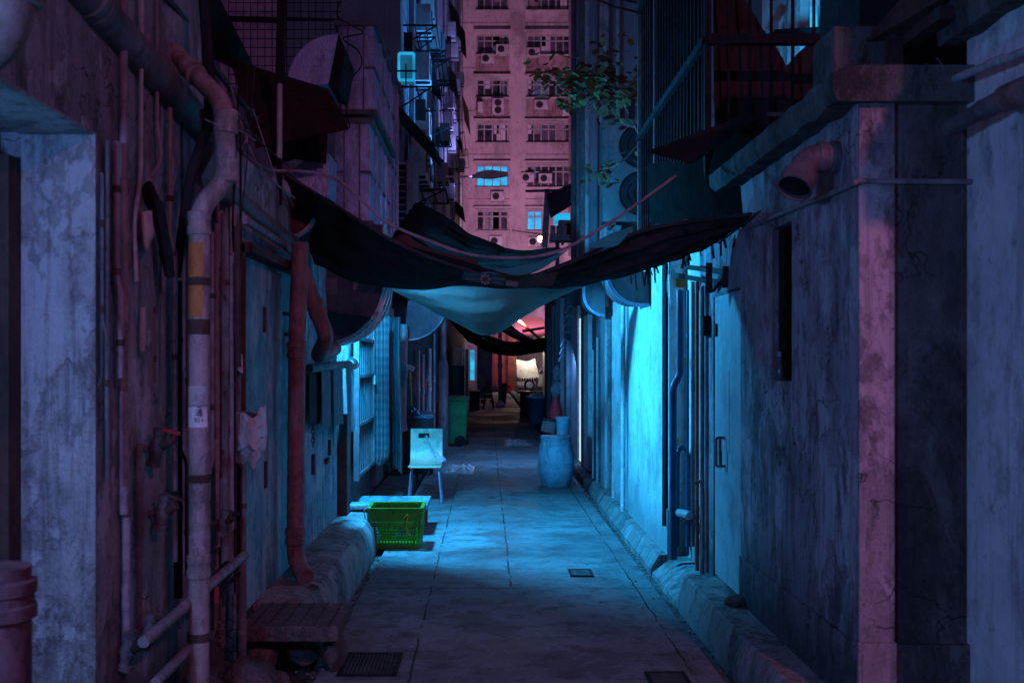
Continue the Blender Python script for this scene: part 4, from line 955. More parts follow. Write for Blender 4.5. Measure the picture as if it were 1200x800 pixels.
tag(MB().lathe([(.12, -.02), (.12, .01), (.09, .02), (.02, .022)], P(350, 690, 6.2), 16).build('floor_drain', 'rust_dark'), 'dirty round floor drain below the red brown pipe mouth', 'drain')

# ------------------------------------------------------------------ right building
XR = 1.47
Yk = 4.22
t = thing('stained_house', (1.7, 5.5, 0), 'low stained plaster house with the pale door and corner on the right', 'building')
fr_ = lambda u, v, d: (XR + d, u, v)
wy0, wy1 = yx(928, XR), yx(904, XR); dy0, dy1 = yx(868, XR), yx(836, XR)
win = (wy0, wy1, pz(447, wy0), pz(258, wy0)); dr = (dy0, dy1, .17, 1.99)
facade(fr_, Yk, 7.35, -.09, 2.62, [win, dr], .16).build('side_wall', 'plaster_right', t, smooth=False)
m = MB(); m.prism([(Yk + .02, .44), (dy0 - .01, .44), (dy0 - .01, -.05), (Yk + .02, -.05)], lambda u, v, d: (XR - d, u, v), .0, .012); m.build('plinth', 'plaster_right', t, smooth=False)
# corner pilaster pale as lit & front darkened where the near wall's shadow falls
MB().box((XR + .001, Yk - .012, -.09), (1.61, Yk + .25, 2.62)).build('corner_pilaster', 'corner_right', t, smooth=False)
MB().box((1.611, Yk + .012, -.09), (2.6, Yk + .3, 2.62)).build('front_wall', 'front_right_shade', t, smooth=False)
MB().box((XR - .008, Yk - .03, -.09), (1.612, Yk - .013, .45)).build('front_plinth', 'corner_right', t, smooth=False); MB().box((1.614, Yk - .02, -.09), (2.3, Yk + .01, .44)).build('front_plinth', 'front_right_shade', t, smooth=False)
# roof slab with broken lip
def lip(y0, y1, n=40):
    m = MB(); rings = []
    for i in range(n + 1):
        y = y0 + (y1 - y0) * i / n; w_ = .03 * noise.noise(Vector((y * 5, 3, 0))); w2 = .025 * noise.noise(Vector((y * 6, 9, 0)))
        rings.append([(2.5, y, 2.57), (XR - .10 + w_, y, 2.57 + w2), (XR - .12 + w_, y, 2.61), (XR - .12 + w2, y, 2.68), (XR - .06, y, 2.71 + w_), (2.5, y, 2.71)])
    return m.rings(rings, True, True)
lip(Yk - .06, 7.0).build('roof_slab', 'concrete_dark', t, ang=25)
d = MB().box((XR + .006, dy0 + .02, .19), (XR + .05, dy1 - .02, 1.975), .004).build('door', 'door_paint', t, smooth=False)
m = MB(); yh = yx(856, XR + .05)
zz0, zz1 = pz(545, yh), pz(512, yh)
for q in (yh - .045, ):
    pass
m.tube(rounded([Vector((XR + .006, yh - .05, zz1)), Vector((XR - .05, yh - .05, zz1)), Vector((XR - .05, yh - .05, zz0)), Vector((XR + .006, yh - .05, zz0))], .015, 4), .009, 8); m.bar((XR, yh + .06, zz0), (XR, yh + .06, zz1), .02)
m.build('door_handle', 'pipe_red', d)
MB().box((XR - .006, dy1 - .1, 1.72), (XR + .005, dy1 - .03, 1.80)).build('hinge', 'black_metal', d, smooth=False)
MB().obox((XR + .005, (dy0 + dy1) / 2 + .1, 1.25), (.006, .32, .5)).build('door_inset', 'door_paint', d, smooth=False)
MB().box((XR + .001, dy0 + .003, 1.977), (XR + .08, dy1 - .003, 1.988)).build('door_head', 'steel_dull', t, smooth=False)
MB().box((XR + .11, dy0, .1), (XR + .12, dy1, 2.0)).build('door_backing', 'dark_wall', t, smooth=False)
# window: brown board frame, torn louvre teeth, shade painted black inside
MB().box((XR + .10, wy0 + .004, win[2] + .004), (XR + .155, wy1 - .03, win[3] - .004)).build('window_back', 'black_metal', t, smooth=False)
MB().box((XR + .002, wy1 - .022, win[2] + .003), (XR + .05, wy1 - .003, win[3] - .003)).build('window_frame', 'corner_right', t, smooth=False)
MB().box((XR + .051, wy1 - .026, win[2] + .003), (XR + .155, wy1 - .003, win[3] - .003)).build('window_liner', 'black_metal', t, smooth=False)
m = MB(); n = 15; poly = [(wy1 - .028, win[2] + .01)]
for i in range(n):
    z_ = win[2] + .02 + (win[3] - win[2] - .03) * i / (n - 1); poly.append((wy1 - (.15 if i % 2 else .105), z_))
poly.append((wy1 - .028, win[3] - .01))
m.prism(poly, lambda u, v, d: (XR + .03 + d, u, v), 0, .006); m.build('torn_shutter', 'brown_dark', t, smooth=False)
MB().box((XR - .004, wy0 - .03, win[2] - .03), (XR + .05, wy1 + .03, win[2] - .003), .004).build('sill', 'plaster_right', t, smooth=False)
bt = Vector((XR + .025, wy1 - .07, win[2] + .001))
b = thing('bottle', bt, 'small glass bottle standing on the sill of the dark right window', 'bottle')
MB().lathe([(.026, 0), (.028, .005), (.028, .07), (.02, .09), (.011, .1), (.011, .125)], bt, 16).build('bottle_glass', 'dark_glass', b); MB().lathe([(.013, .122), (.014, .126), (.014, .145), (.012, .148)], bt, 12).build('cap', 'steel', b)
# vent elbow pipe
q = P(983, 182, 4.55)
pipe('vent_elbow', [Vector((XR + .02, 4.47, 2.41)), Vector((XR - .12, 4.47, 2.41)), Vector((XR - .19, 4.40, 2.29))], .058, 'steel_dull', 'grey vent elbow pipe with a dark open mouth high on the right wall', 'pipe', .08, [((XR - .04, 4.47, 2.41), (1, 0, 0))], seg=22)
ve = bpy.data.objects['vent_elbow']
mo = Vector((XR - .19, 4.40, 2.29)); dd = (mo - Vector((XR - .12, 4.47, 2.41))).normalized()
MB().lathe([(.064, -.05), (.072, -.045), (.075, .03), (.067, .032), (.06, -.02)], mo, 22, dd).build('mouth_ring', 'steel_dull', ve)
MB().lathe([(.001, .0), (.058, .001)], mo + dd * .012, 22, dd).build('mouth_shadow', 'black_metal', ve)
# thin pipe round the corner
pipe('wall_conduit', [P(872, 268, yx(872, XR - .02)), P(970, 228, yx(970, XR - .02)), P(1003, 214, yx(1003, XR - .02)), Vector((XR - .015, Yk - .035, pz(213, 4.2))), P(1138, 213, 4.18)], .011, 'pipe_mauve', 'thin conduit wrapping round the corner of the stained house', 'pipe', .03)
# near right wall
t = thing('boundary_wall', (2.0, 3, 0), 'smooth grey blue wall at the far right edge of the picture', 'wall')
MB().box((1.905, 2.34, -.09), (2.6, Yk + .008, 3.6)).build('wall_face', 'near_right', t, smooth=False)
m = MB(); rings = []
for i in range(21):
    y = 2.34 + (4.3 - 2.34) * i / 20; w_ = .03 * noise.noise(Vector((y * 6, 1, 0)))
    rings.append([(2.6, y, 2.83), (1.82 + w_, y, 2.82 + w_), (1.80 + w_, y, 2.97), (2.6, y, 2.97)])
m.rings(rings).build('eaves_slab', 'concrete_dark', t, ang=25)
pipe('bracket_pipe', [P(1112, 150, 4.1), P(1165, 122, 3.8), P(1230, 95, 3.5)], .033, 'pipe_grey', 'dark jointed pipe sticking out of the far right wall', 'pipe', .05, [(P(1158, 126, 3.85), P(1165, 122, 3.8) - P(1112, 150, 4.1))])
tag(MB().tube([P(1178, 116, 3.72), P(1235, 92, 3.45)], .048, 16).build('pipe_coupling', 'pipe_red'), 'shiny reddish pipe coupling at the right frame edge', 'pipe')
pipe('thin_pipe', [P(1120, 92, 4.1), P(1150, 80, 3.9), P(1230, 50, 3.5)], .016, 'pipe_pale', 'pale thin pipe above the dark jointed pipe', 'pipe', .05, [(P(1166, 73, 3.8), P(1230, 50, 3.5) - P(1150, 80, 3.9))])
# shed above the corner: beams, void, boards
t = thing('roof_shed', (2.2, 5, 2.76), 'dark boarded roof shed above the stained house corner', 'shed')
MB().box((1.75, 5.0, 2.765), (3.4, 5.6, 3.5)).build('shed_body', 'black_metal', t, smooth=False)
MB().bar(P(1048, 40, 4.5), P(1048, 104, 4.5), .055, .05).build('post', 'rust_dark', t)
MB().obox(P(1046, 103, 4.45), (.03, .03, .03)).build('post_foot', 'rust_dark', t)
m = MB(); m.rings([[P(1015, 46, 4.6), P(1055, 40, 4.5), P(1120, -20, 4.0), P(1080, -30, 4.2)], [P(1015, 50, 4.6), P(1055, 45, 4.5), P(1122, -12, 4.0), P(1080, -25, 4.2)]]); m.build('eave_board', 'rust_dark', t, smooth=False)
MB().bar(P(1055, 56, 4.6), P(1112, 14, 4.1), .07, .05).build('rafter', 'rust_dark', t)
MB().box((1.5, 4.6, 2.765), (1.74, 4.9, 3.0)).build('low_wall', 'concrete_dark', t, smooth=False)
m = MB(); random.seed(3)
tw = thing('dead_plant', P(1125, 128, 4.2), 'dry twiggy dead plant on the ledge by the far right wall', 'plant')
for i in range(9):
    a_ = P(1122, 122, 4.22); e_ = P(1122 + random.uniform(-38, 18), 122 - random.uniform(10, 55), 4.22 + random.uniform(-.1, .1))
    MB().tube([a_, a_.lerp(e_, .5) + Vector((0, 0, .03)), e_], [.005, .005, .005, .004, .004, .003, .002], 5, sm=3).build('twig', 'wood', tw)

# railing cage above the right house
t = thing('balcony_cage', P(800, 180, 7.5), 'tall black barred cage balcony above the canopy on the right', 'railing')
Xc = 1.35; ya, yb_ = yx(750, Xc), yx(829, Xc); ztop = pz(48, yb_); zlow = pz(158, ya) ; zb = 2.66
m = MB()
for i in range(24):
    y = ya + (yb_ - ya) * i / 23; m.bar((Xc, y, zb), (Xc, y, 5.6), .014)
m.build('side_bars', 'black_metal', t, smooth=False)
MB().bar((Xc - .01, ya, ztop), (Xc - .01, yb_, ztop), .05, .05).build('mid_rail', 'black_metal', t, smooth=False)
MB().bar((Xc - .01, ya, 4.62), (Xc - .01, yb_, 4.62), .04, .04).build('top_rail', 'black_metal', t, smooth=False)
for y in (ya, ya - .9, yb_): MB().bar((Xc, y, zb), (Xc, y, 5.6), .04).build('post', 'steel_dull' if y > yb_ + .2 else 'black_metal', t, smooth=False)
m = MB()
for i in range(1, 9):
    x = Xc + .13 * i; m.bar((x, yb_, 2.8), (x, yb_, 4.2), .016)
m.build('front_bars', 'black_metal', t, smooth=False)
MB().bar((Xc, yb_ - .02, ztop), (2.6, yb_ - .02, ztop), .06).build('front_rail', 'black_metal', t, smooth=False)
MB().bar((Xc + .35, yb_ - .03, pz(136, yb_)), (2.4, yb_ - .03, pz(136, yb_)), .025).build('front_low_rail', 'steel_dull', t, smooth=False)
MB().quad((Xc + .03, yb_ + .05, zb), (Xc + .03, ya - .4, zb), (Xc + .03, ya - .4, 5.6), (Xc + .03, yb_ + .05, 5.6)).build('backing_mesh', 'black_metal', t, smooth=False)
# dark cloths inside cage front
def cl(rows, mat, label, name='tarpaulin', cat='tarpaulin', nu=24, nv=10, wr=.03, wf=3, seed=0, group=None):
    return tag(MB().sheet([[P(*q) for q in r] for r in rows], nu, nv, wr, wf, seed).build(name, mat, ang=50), label, cat, group)
cl([[(836, -20, 7.2), (862, -20, 7.2), (880, 20, 7.2)], [(836, 60, 7.1), (880, 50, 7.1), (921, 76, 7.1)], [(838, 180, 7.0), (890, 170, 7.0), (935, 150, 7.0)]], 'tarp_black', 'dark drooping cloth behind the cage front bars', seed=1)
cl([[(921, 76, 7.15), (965, 35, 7.15), (1000, -20, 7.15)], [(925, 110, 7.1), (975, 90, 7.1), (1010, 20, 7.1)], [(930, 160, 7.0), (985, 140, 7.0), (1030, 90, 7.0)]], 'tarp_black', 'dark cloth rising to the right behind the cage bars', seed=4)
plate([P(755, 178, 6.4), P(880, 132, 6.2), P(884, 140, 6.2), P(812, 192, 6.4)], 'ribbed_sheet', 'black_metal', 'dark ribbed roof sheet below the cage on the right', 'sheet')
cl([[(760, 190, 7.4), (820, 185, 6.6), (890, 140, 6.1)], [(760, 230, 7.4), (825, 225, 6.5), (880, 200, 6.1)], [(762, 262, 7.4), (830, 258, 6.5), (872, 255, 6.1)]], 'tarp_dark', 'grimy sacking under the cage above the right canopy end', 'sacking', 'sacking')
# pipe with coil behind the canopy right
pipe('brown_pipe', [P(780, 195, 8.2), P(780, 268, 8.2)], .05, 'pipe_red', 'brown upright pipe behind the rope on the right', 'pipe', .05, [(P(780, 232, 8.2), Z)])
m = MB(); m.tube([P(787 + 2.2 * math.cos(i * .7), 178 + i * .9, 7.9 + .015 * math.sin(i * .7)) for i in range(60)], .008, 6); tag(m.build('coil_hose', 'pipe_pale'), 'coiled pale hose hanging beside the cage', 'hose')

# ------------------------------------------------------------------ bright wall and pipe alcove on the right
XB = 1.37; yb0, yb1 = yx(784, XB), yx(737, XB)
t = thing('white_house', (1.6, 9, 0), 'white walled house lit bright cyan on the right', 'building')
MB().box((XB, yb0, -.09), (2.4, yb1, 2.6)).build('wall', 'bright_wall', t, smooth=False)
MB().box((XB - .012, yb0 + .01, .0), (XB - .001, yb1 - .01, .45)).build('plinth', 'bright_wall', t, smooth=False)
MB().box((1.50, 7.36, -.09), (2.4, yb0 - .003, 2.6)).build('recess_wall', 'bright_wall', t, smooth=False)
pipe('cable_duct', [Vector((XB - .02, yb0 + .06, 2.3)), Vector((XB - .02, yb0 + .06, .32))], .022, 'rubber', 'dark square cable duct on the edge of the bright wall', 'conduit', .03, seg=4)
# pipes in the alcove
def rp(x, y0, y1, X, r, mat, label, collars=(), cat='pipe', name='riser_pipe', bend=None):
    Y = yx(x, X); pts = [P(x, y0, Y), P(x, y1, Y)] if not bend else [P(a_, b_, Y) for a_, b_ in bend]
    return pipe(name, pts, r, mat, label, cat, .06, [(P(x, k, Y), Z) for k in collars], 'pipes in the recess left of the pale door' if not bend else None, 12)
o = rp(796, 330, 655, 1.40, .028, 'plastic_navy', 'fat navy pipe with orange tape in the right recess', (), bend=[(797, 340), (797, 440), (789, 452), (789, 655)])
for (x, y) in ((797, 423), (790, 517)): Yq = yx(793, 1.40); MB().tube([P(x, y - 4, Yq), P(x, y + 4, Yq)], .035, 14).build('orange_tape', 'orange_tape', o)
rp(793, 520, 640, 1.40, .017, 'plastic_navy', 'looped navy pipe beside the taped one', bend=[(806, 640), (806, 530), (801, 522), (794, 530), (794, 640)])
rp(806, 340, 650, 1.44, .010, 'plastic_navy', 'slim pale riser beside the looped pipe', (400, 560))
rp(812, 330, 640, 1.45, .014, 'pipe_grey', 'thin dark riser behind the red riser', (450,))
rp(817, 330, 668, 1.45, .014, 'pipe_brick', 'red riser pipe in the right recess', (600, 640))
rp(823, 335, 672, 1.46, .012, 'pipe_grey', 'thin grey riser next to the pale door frame', (620,))
rp(828, 320, 670, 1.46, .012, 'pipe_mauve', 'grey boxed riser touching the pale door frame', (560,))
rp(789, 470, 660, 1.45, .024, 'pipe_red', 'dark red standpipe low in the right recess', (650,))
tag(MB().tube([P(792, 600, 7.9), P(803, 602, 7.4), P(808, 604, 7.35)], .03, 12).build('tee_joint', 'pipe_pale'), 'pale tee joint low on the recess pipes', 'pipe')
rp(822, 565, 660, 1.44, .012, 'pipe_red', 'small red hooped pipe beside the door foot', bend=[(814, 566), (822, 563), (824, 575), (824, 655)])
tag(MB().obox(P(795, 331, 7.6), (.09, .02, .07)).build('orange_tag', 'orange_tape'), 'orange tag hanging below the canopy edge', 'tag')
m = MB(); m.box((XR - .05, 7.0, 1.73), (XR - .005, 7.08, 1.86)); tag(m.build('junction_box', 'black_metal', smooth=False), 'little black junction box beside the pale door', 'box')
# bracket frame under the canopy
t = thing('awning_bracket', P(840, 330, 6.6), 'black strut frame under the right end of the canopy', 'bracket')
MB().bar(P(789, 322, 7.4), P(852, 333, 6.6), .03).build('strut', 'black_metal', t); MB().bar(P(800, 312, 7.4), P(870, 322, 6.3), .03).build('strut', 'black_metal', t); MB().bar(P(835, 340, 6.8), P(850, 320, 6.5), .025).build('strut', 'black_metal', t)
for (x, y0, y1) in ((831, 308, 343), (850, 312, 337), (876, 290, 328)): MB().obox((px(x, 6.5), 6.5, pz((y0 + y1) / 2, 6.5)), (.035, .03, (y1 - y0) * 6.5 / F)).build('hanger', 'rust_dark', t)
# shiny bag below canopy
cl([[(783, 318, 7.3), (787, 312, 7.25), (791, 318, 7.3)], [(781, 335, 7.3), (786, 340, 7.2), (792, 338, 7.3)], [(783, 350, 7.3), (787, 362, 7.25), (790, 350, 7.3)]], 'clear_plastic', 'shiny twisted plastic dangling under the canopy by the orange tag', 'plastic_bag', 'plastic bag', 10, 14, .03, 8)
# duct hoods on the right wall
def hood(x0, x1, y0, y1, Y0, Y1, label):
    X0, X1 = px(x0, Y0), px(x1, Y0); z0, z1 = pz(y1, Y0), pz(y0, Y0); r = min(X1 - X0, z1 - z0)
    t = thing('duct_hood', ((X0 + X1) / 2, Y0, z0), label, 'duct')
    poly = [(X1, z0), (X1, z1), (X0, z1)] + [(X0 + r - r * math.cos(R(a_)), z0 + r - r * math.sin(R(a_))) for a_ in range(0, 91, 9)]
    MB().prism(poly, lambda u, v, d: (u, d, v), Y0, Y1).build('duct_shell', 'steel_dull', t, ang=40)
    arc = poly[3:] + [(X1, z0)]
    m = MB(); rr = []
    for (x_, z_) in [(X0, z1)] + arc:
        n_ = Vector((x_ - (X0 + r), 0, z_ - (z0 + r)))
        n_ = n_.normalized() if z_ < z0 + r + .001 and x_ < X0 + r else (Vector((-1, 0, 0)) if x_ <= X0 + .001 else Vector((0, 0, -1)))
        rr.append([(x_ + n_.x * .002, Y0 - .012, z_ + n_.z * .002), (x_ + n_.x * .03, Y0 - .012, z_ + n_.z * .03), (x_ + n_.x * .03, Y0 + .02, z_ + n_.z * .03), (x_ + n_.x * .002, Y0 + .02, z_ + n_.z * .002)])
    m.rings(rr).build('flange', 'steel', t, ang=40)
    return t
hood(714, 761, 318, 355, 8.9, 9.5, 'round cornered duct hood over the bright cyan wall')
hood(686, 709, 330, 368, 11.4, 12, 'smaller round cornered duct hood farther along the right wall')
# panels beyond the bright wall
t = thing('panelled_shopfront', (1.5, 12.5, 0), 'row of blue lit metal panels past the bright wall', 'shopfront')
MB().box((XB + .06, yb1 + .01, -.09), (2.4, 15.4, 2.7)).build('wall', 'door_paint', t, smooth=False)
for (xa, xb, dx, mt) in ((736, 726, .0, 'door_paint'), (725, 719, -.02, 'bright_wall'), (710, 705, -.02, 'door_paint'), (704, 699, .0, 'sheet_blue'), (697, 692, .01, 'steel_dull'), (690, 684, -.02, 'door_paint')):
    X = XB + dx; y0_, y1_ = yx(xa, XB), yx(xb, XB)
    MB().box((X + .01, y0_ + .01, .1), (XB + .058, y1_ - .01, 2.2), .006).build('panel', mt, t, smooth=False)
rp(730, 357, 600, 1.33, .022, 'white_metal', 'slim white downpipe at the end of the bright wall', (385, 590), name='downpipe')
rp(715, 360, 592, 1.34, .03, 'pipe_red', 'plum red downpipe among the blue panels', (470,), name='downpipe')
rp(719, 370, 590, 1.36, .02, 'pipe_pale', 'pale downpipe right beside the plum red one', (500,), name='downpipe')
rp(700, 395, 575, 1.34, .015, 'pipe_pale', 'thin pale pipe on the grey panel', (500,), name='downpipe')
rp(695, 410, 560, 1.34, .012, 'pipe_pale', 'thinnest pale pipe at the end of the blue panels', (480,), name='downpipe')
# dark shop with a lit strip of wall made to glow
t = thing('dark_shop', (1.6, 18, 0), 'dark cluttered shop wall with a narrow glowing strip behind the barrel', 'shop')
MB().box((1.42, 15.42, -.09), (3, 26, 3.2)).build('wall', 'dark_wall', t, smooth=False)
sy0, sy1 = yx(682.5, 1.385), yx(679, 1.385)
MB().box((1.385, sy0, .1), (1.418, sy1, pz(372, sy0))).build('glow_wall_strip', 'glow_white', t, smooth=False)  # narrow lit wall face, its light painted as a glow
MB().box((1.36, sy0 - .45, .08), (1.415, sy0 - .02, 2.4)).build('door_leaf', 'rust_dark', t, smooth=False)
MB().box((1.36, sy1 + .02, .08), (1.415, sy1 + 1.2, 2.4)).build('door_leaf', 'pipe_mauve', t, smooth=False)
for i, (x, mt) in enumerate(((664, 'steel_dull'), (659, 'pipe_mauve'), (654, 'dark_wall'), (648, 'steel_dull'), (643, 'dark_wall'), (668, 'dark_wall'))):
    y = yx(x, 1.36); MB().box((1.33 - .02 * (i % 3), y - .18, .08), (1.417, y + .18, 2.5 + .2 * (i % 2))).build('shutter', mt, t, smooth=False)
# hangers, bags on dark shop
for i in range(7):
    y = 16.1 + i * .25; z = 2.35 - i * .12
    a_ = Vector((1.30, y, z)); tag(MB().tube([a_ + Vector((.06, 0, 0)), a_ + Vector((-.05, -.05, .05)), a_ + Vector((-.12, -.1, -.06))], .007, 6, sm=3).build('wire_hook', 'steel'),
        'bent wire hook above the narrow glowing strip, ' + ('lowest', 'second lowest', 'third lowest', 'middle', 'third highest', 'second highest', 'topmost')[6 - i] + ' of the bunch', 'hook', 'wire hooks over the lit slit')
def blob(c, s, mat, name, label, cat, seed=0, par=None):
    m = MB(); bmesh.ops.create_icosphere(m.bm, subdivisions=3, radius=1)
    for v in m.bm.verts:
        k = 1 + .28 * noise.noise(v.co * 1.6 + Vector((seed, 0, 0))) + .12 * noise.noise(v.co * 4.5 + Vector((0, seed, 0)))
        v.co = Vector(c) + Vector((v.co.x * s[0], v.co.y * s[1], v.co.z * s[2])) * k
    return tag(m.build(name, mat, ang=60), label, cat)
blob(P(653, 438, 19), (.09, .1, .15), 'towel', 'stuffed_bag', 'pale stuffed bag hanging highest on the dark shop wall', 'bag', 1)
blob(P(652, 456, 19), (.1, .1, .15), 'towel', 'stuffed_bag', 'pale stuffed bag hanging just above the red bag', 'bag', 5)
m = MB(); c = P(651, 492, 18.6)
m.lathe([(.05, 0), (.12, .02), (.115, .15), (.07, .3), (.03, .38), (.02, .42)], c, 16)
tag(m.build('red_bag', 'cloth_red', ang=60), 'red plastic bag hanging above the barrel', 'bag')
t = thing('round_bin', P(630, 499, 26.3), 'dark blue round bin farther down the right side', 'bin')
bx_, by_ = px(630, 26.3), 26.5
MB().lathe([(.2, 0), (.21, .02), (.25, .66), (.26, .68), (.24, .68)], (bx_, by_, 0), 24).build('bin_body', 'plastic_navy', t); MB().lathe([(.28, .68), (.29, .7), (.28, .73), (.1, .75)], (bx_, by_, 0), 24).build('lid', 'plastic_blue', t)
crumple((bx_, by_, .755), .2, .2, .08, 'cloth_pale', 'plastic_bag', 'pale crumpled bag lying on the dark blue bin lid', 'plastic bag', 14, 8)
tag(MB().box((px(610, 30), 30, 0), (px(622, 30), 30.6, .75), .02).build('box', 'black_plastic'), 'black box beside the dark blue round bin', 'box')
# barrel, tub, boxes
bx_, by_ = px(653, 13.25), 13.45; s = .9
t = thing('plastic_barrel', (bx_, by_, 0), 'blue plastic barrel standing on the alley floor at right', 'barrel')
MB().lathe([(.17, 0), (.185, .015), (.205, .12), (.226, .2), (.231, .3), (.226, .4), (.205, .52), (.19, .575), (.195, .59), (.19, .60), (.16, .602)], (bx_, by_, 0), 36).build('barrel_body', 'plastic_blue', t)
MB().lathe([(.196, .598), (.2, .602), (.2, .632), (.19, .638), (.175, .63), (.02, .63)], (bx_, by_, 0), 36).build('lid', 'plastic_blue', t)
for z_ in (.3, .52): MB().lathe([(.222 if z_ < .4 else .2, z_ - .012), (.236 if z_ < .4 else .213, z_ - .006), (.236 if z_ < .4 else .213, z_ + .006), (.222 if z_ < .4 else .2, z_ + .012)], (bx_, by_, 0), 36).build('hoop', 'plastic_blue', t)
MB().tube([(bx_ - .16, by_ - .175, .56), (bx_ - .13, by_ - .21, .45), (bx_ - .11, by_ - .215, .37)], .008, 6).build('label_strip', 'white_metal', t)
zc = .64
t = thing('plastic_tub', (bx_ + .07, by_, zc), 'small blue lidded tub standing on the barrel', 'tub')
c = (px(660.5, 13.3), by_ - .02, zc)
MB().lathe([(.07, 0), (.076, .005), (.085, .19), (.088, .2)], c, 24).build('tub_body', 'plastic_blue', t); MB().lathe([(.092, .195), (.095, .2), (.095, .222), (.085, .232), (.01, .232)], c, 24).build('lid', 'plastic_blue', t)
t = thing('cardboard_box', (px(644, 13.3), by_, zc), 'faded pink cardboard box tilted on the barrel beside the tub', 'box')
MB().obox((px(643.5, 13.3), by_ + .02, zc + .1), (.13, .16, .14), (0, R(12), R(15)), .004).build('carton', 'pink_card', t); MB().obox((px(645, 13.3), by_ + .02, zc + .178), (.135, .16, .006), (0, R(24), R(15))).build('flap', 'pink_card', t)
# far right walls
t = thing('low_shack', (3, 40, 0), 'dark low shack at the far right side of the alley', 'shack')
MB().box((2.95, 26.05, -.09), (5, 56, 3.2)).build('wall', 'dark_wall', t, smooth=False); MB().box((2.8, 26.05, 3.2), (5.2, 56, 3.3)).build('roof', 'rust_dark', t, smooth=False)
# left low walls
t = thing('left_shophouse', (-1.6, 14, 0), 'dark ground floor shophouse behind the gate and curtain', 'shop')
MB().box((-3, 9.77, -.09), (-1.36, 15.4, 3.2)).build('wall', 'dark_wall', t, smooth=False)
for y in (10.2, 12.6, 14.2): MB().box((-1.357, y, .1), (-1.30, y + .8, 2.3)).build('shutter', 'steel_dull', t, smooth=False)
t = thing('far_left_shop', (-1.4, 40, 0), 'dark shuttered shops far down on the left', 'shop')
MB().box((-3, 22, -.09), (-1.0, 56, 3.2)).build('wall', 'dark_wall', t, smooth=False)
d = MB().box((px(559, 45), 45, .05), (px(577, 45), 45.1, pz(405, 45))).build('pale_panel', 'sheet_blue', t, smooth=False)
MB().box((px(551, 40), 40, .9), (px(556, 40), 40.06, pz(410, 40))).build('lit_window', 'glow_cyan', t, smooth=False)

# ------------------------------------------------------------------ the far end
t = thing('red_gate_wall', (1, 56, 0), 'dark red hoarding closing the far end of the alley', 'wall')
MB().box((px(577, 56), 56, -.05), (px(605, 56), 56.15, 3.0)).build('hoarding', 'red_wall', t, smooth=False); MB().box((-1.4, 56.02, -.05), (px(577, 56) - .01, 56.15, 3.2)).build('side_hoarding', 'dark_wall', t, smooth=False)
for x in (581, 588, 596): MB().bar((px(x, 55.97), 55.97, 0), (px(x, 55.97), 55.97, 3), .07).build('batten', 'red_wall', t, smooth=False)
MB().box((px(577, 56), 55.99, 3.0), (4.4, 56.2, 3.25)).build('beam', 'rust_dark', t, smooth=False)
tag(MB().obox(P(595, 461, 54), (.25, .06, .9)).build('red_board', 'cloth_red'), 'red board leaning on the far hoarding', 'board')
cl([[(605, 421, 56.3), (617, 423, 56.3), (627, 420, 56.3)], [(605.5, 432, 56.3), (617, 432, 56.2), (629.5, 432, 56.3)], [(606, 442, 56.3), (617, 443, 56.2), (632, 442, 56.3)]], 'cloth_pale', 'bright cream cloth hung in the opening at the alley end', 'hanging_cloth', 'cloth', 16, 8, .03, 2)
t = thing('street_barrier', P(617, 458, 57), 'pink and white railing under the cream cloth at the alley end', 'barrier')
m = MB()
for i in range(9): m.bar(P(606 + i * 3, 443, 57), P(606 + i * 3, 446.5, 57), .08)
m.build('pickets', 'cloth_red', t, smooth=False); MB().bar(P(604, 446, 57.0), P(632, 446, 57.0), .06).build('rail', 'white_metal', t)
for x in (604.5, 629): MB().bar(P(x, 440, 57), P(x, 458.9, 57), .12).build('post', 'plastic_blue', t)
# car
def car(x0, y, label):
    t = thing('parked_car', (x0 + 2, y, 0), label, 'car')
    W = .82
    prof = [(0, .35), (.03, .62), (.25, .78), (1.0, .90), (1.55, 1.36), (2.1, 1.46), (3.1, 1.42), (3.7, 1.0), (3.95, .9), (4.0, .4), (3.9, .25), (.1, .22)]
    m = MB(); m.prism(prof, lambda u, v, d: (x0 + u, y + d, v), -W, W); bmesh.ops.bevel(m.bm, geom=m.bm.edges[:], offset=.05, segments=2, affect='EDGES'); m.build('car_body', 'car_paint', t)
    MB().prism([(1.15, .93), (1.6, 1.32), (2.2, 1.38), (2.2, .93)], lambda u, v, d: (x0 + u, y + d, v), -W - .006, -W + .02).build('side_window', 'dark_glass', t, smooth=False)
    MB().prism([(2.28, .93), (2.28, 1.38), (3.0, 1.35), (3.45, 1.0)], lambda u, v, d: (x0 + u, y + d, v), -W - .006, -W + .02).build('side_window', 'dark_glass', t, smooth=False)
    for xw in (.72, 3.25):
        wh = MB().lathe([(.1, -.09), (.29, -.1), (.31, -.06), (.31, .06), (.29, .1), (.1, .1)], (x0 + xw, y - W + .05, .31), 24, (0, 1, 0)).build('wheel', 'rubber', t)
        MB().lathe([(.02, -.02), (.18, -.01), (.2, .01), (.02, .02)], (x0 + xw, y - W - .06, .31), 20, (0, 1, 0)).build('rim', 'steel', wh)
    MB().obox((x0 + .09, y - W + .12, .62), (.16, .14, .12), (0, 0, 0), .02).build('headlight', 'white_metal', t)
    MB().obox((x0 + 3.93, y - W + .1, .8), (.1, .14, .16), (0, 0, 0), .02).build('tail_light', 'cloth_red', t)
car(px(605, 60.5) + .0, 60.5, 'white car parked in the street past the alley end')
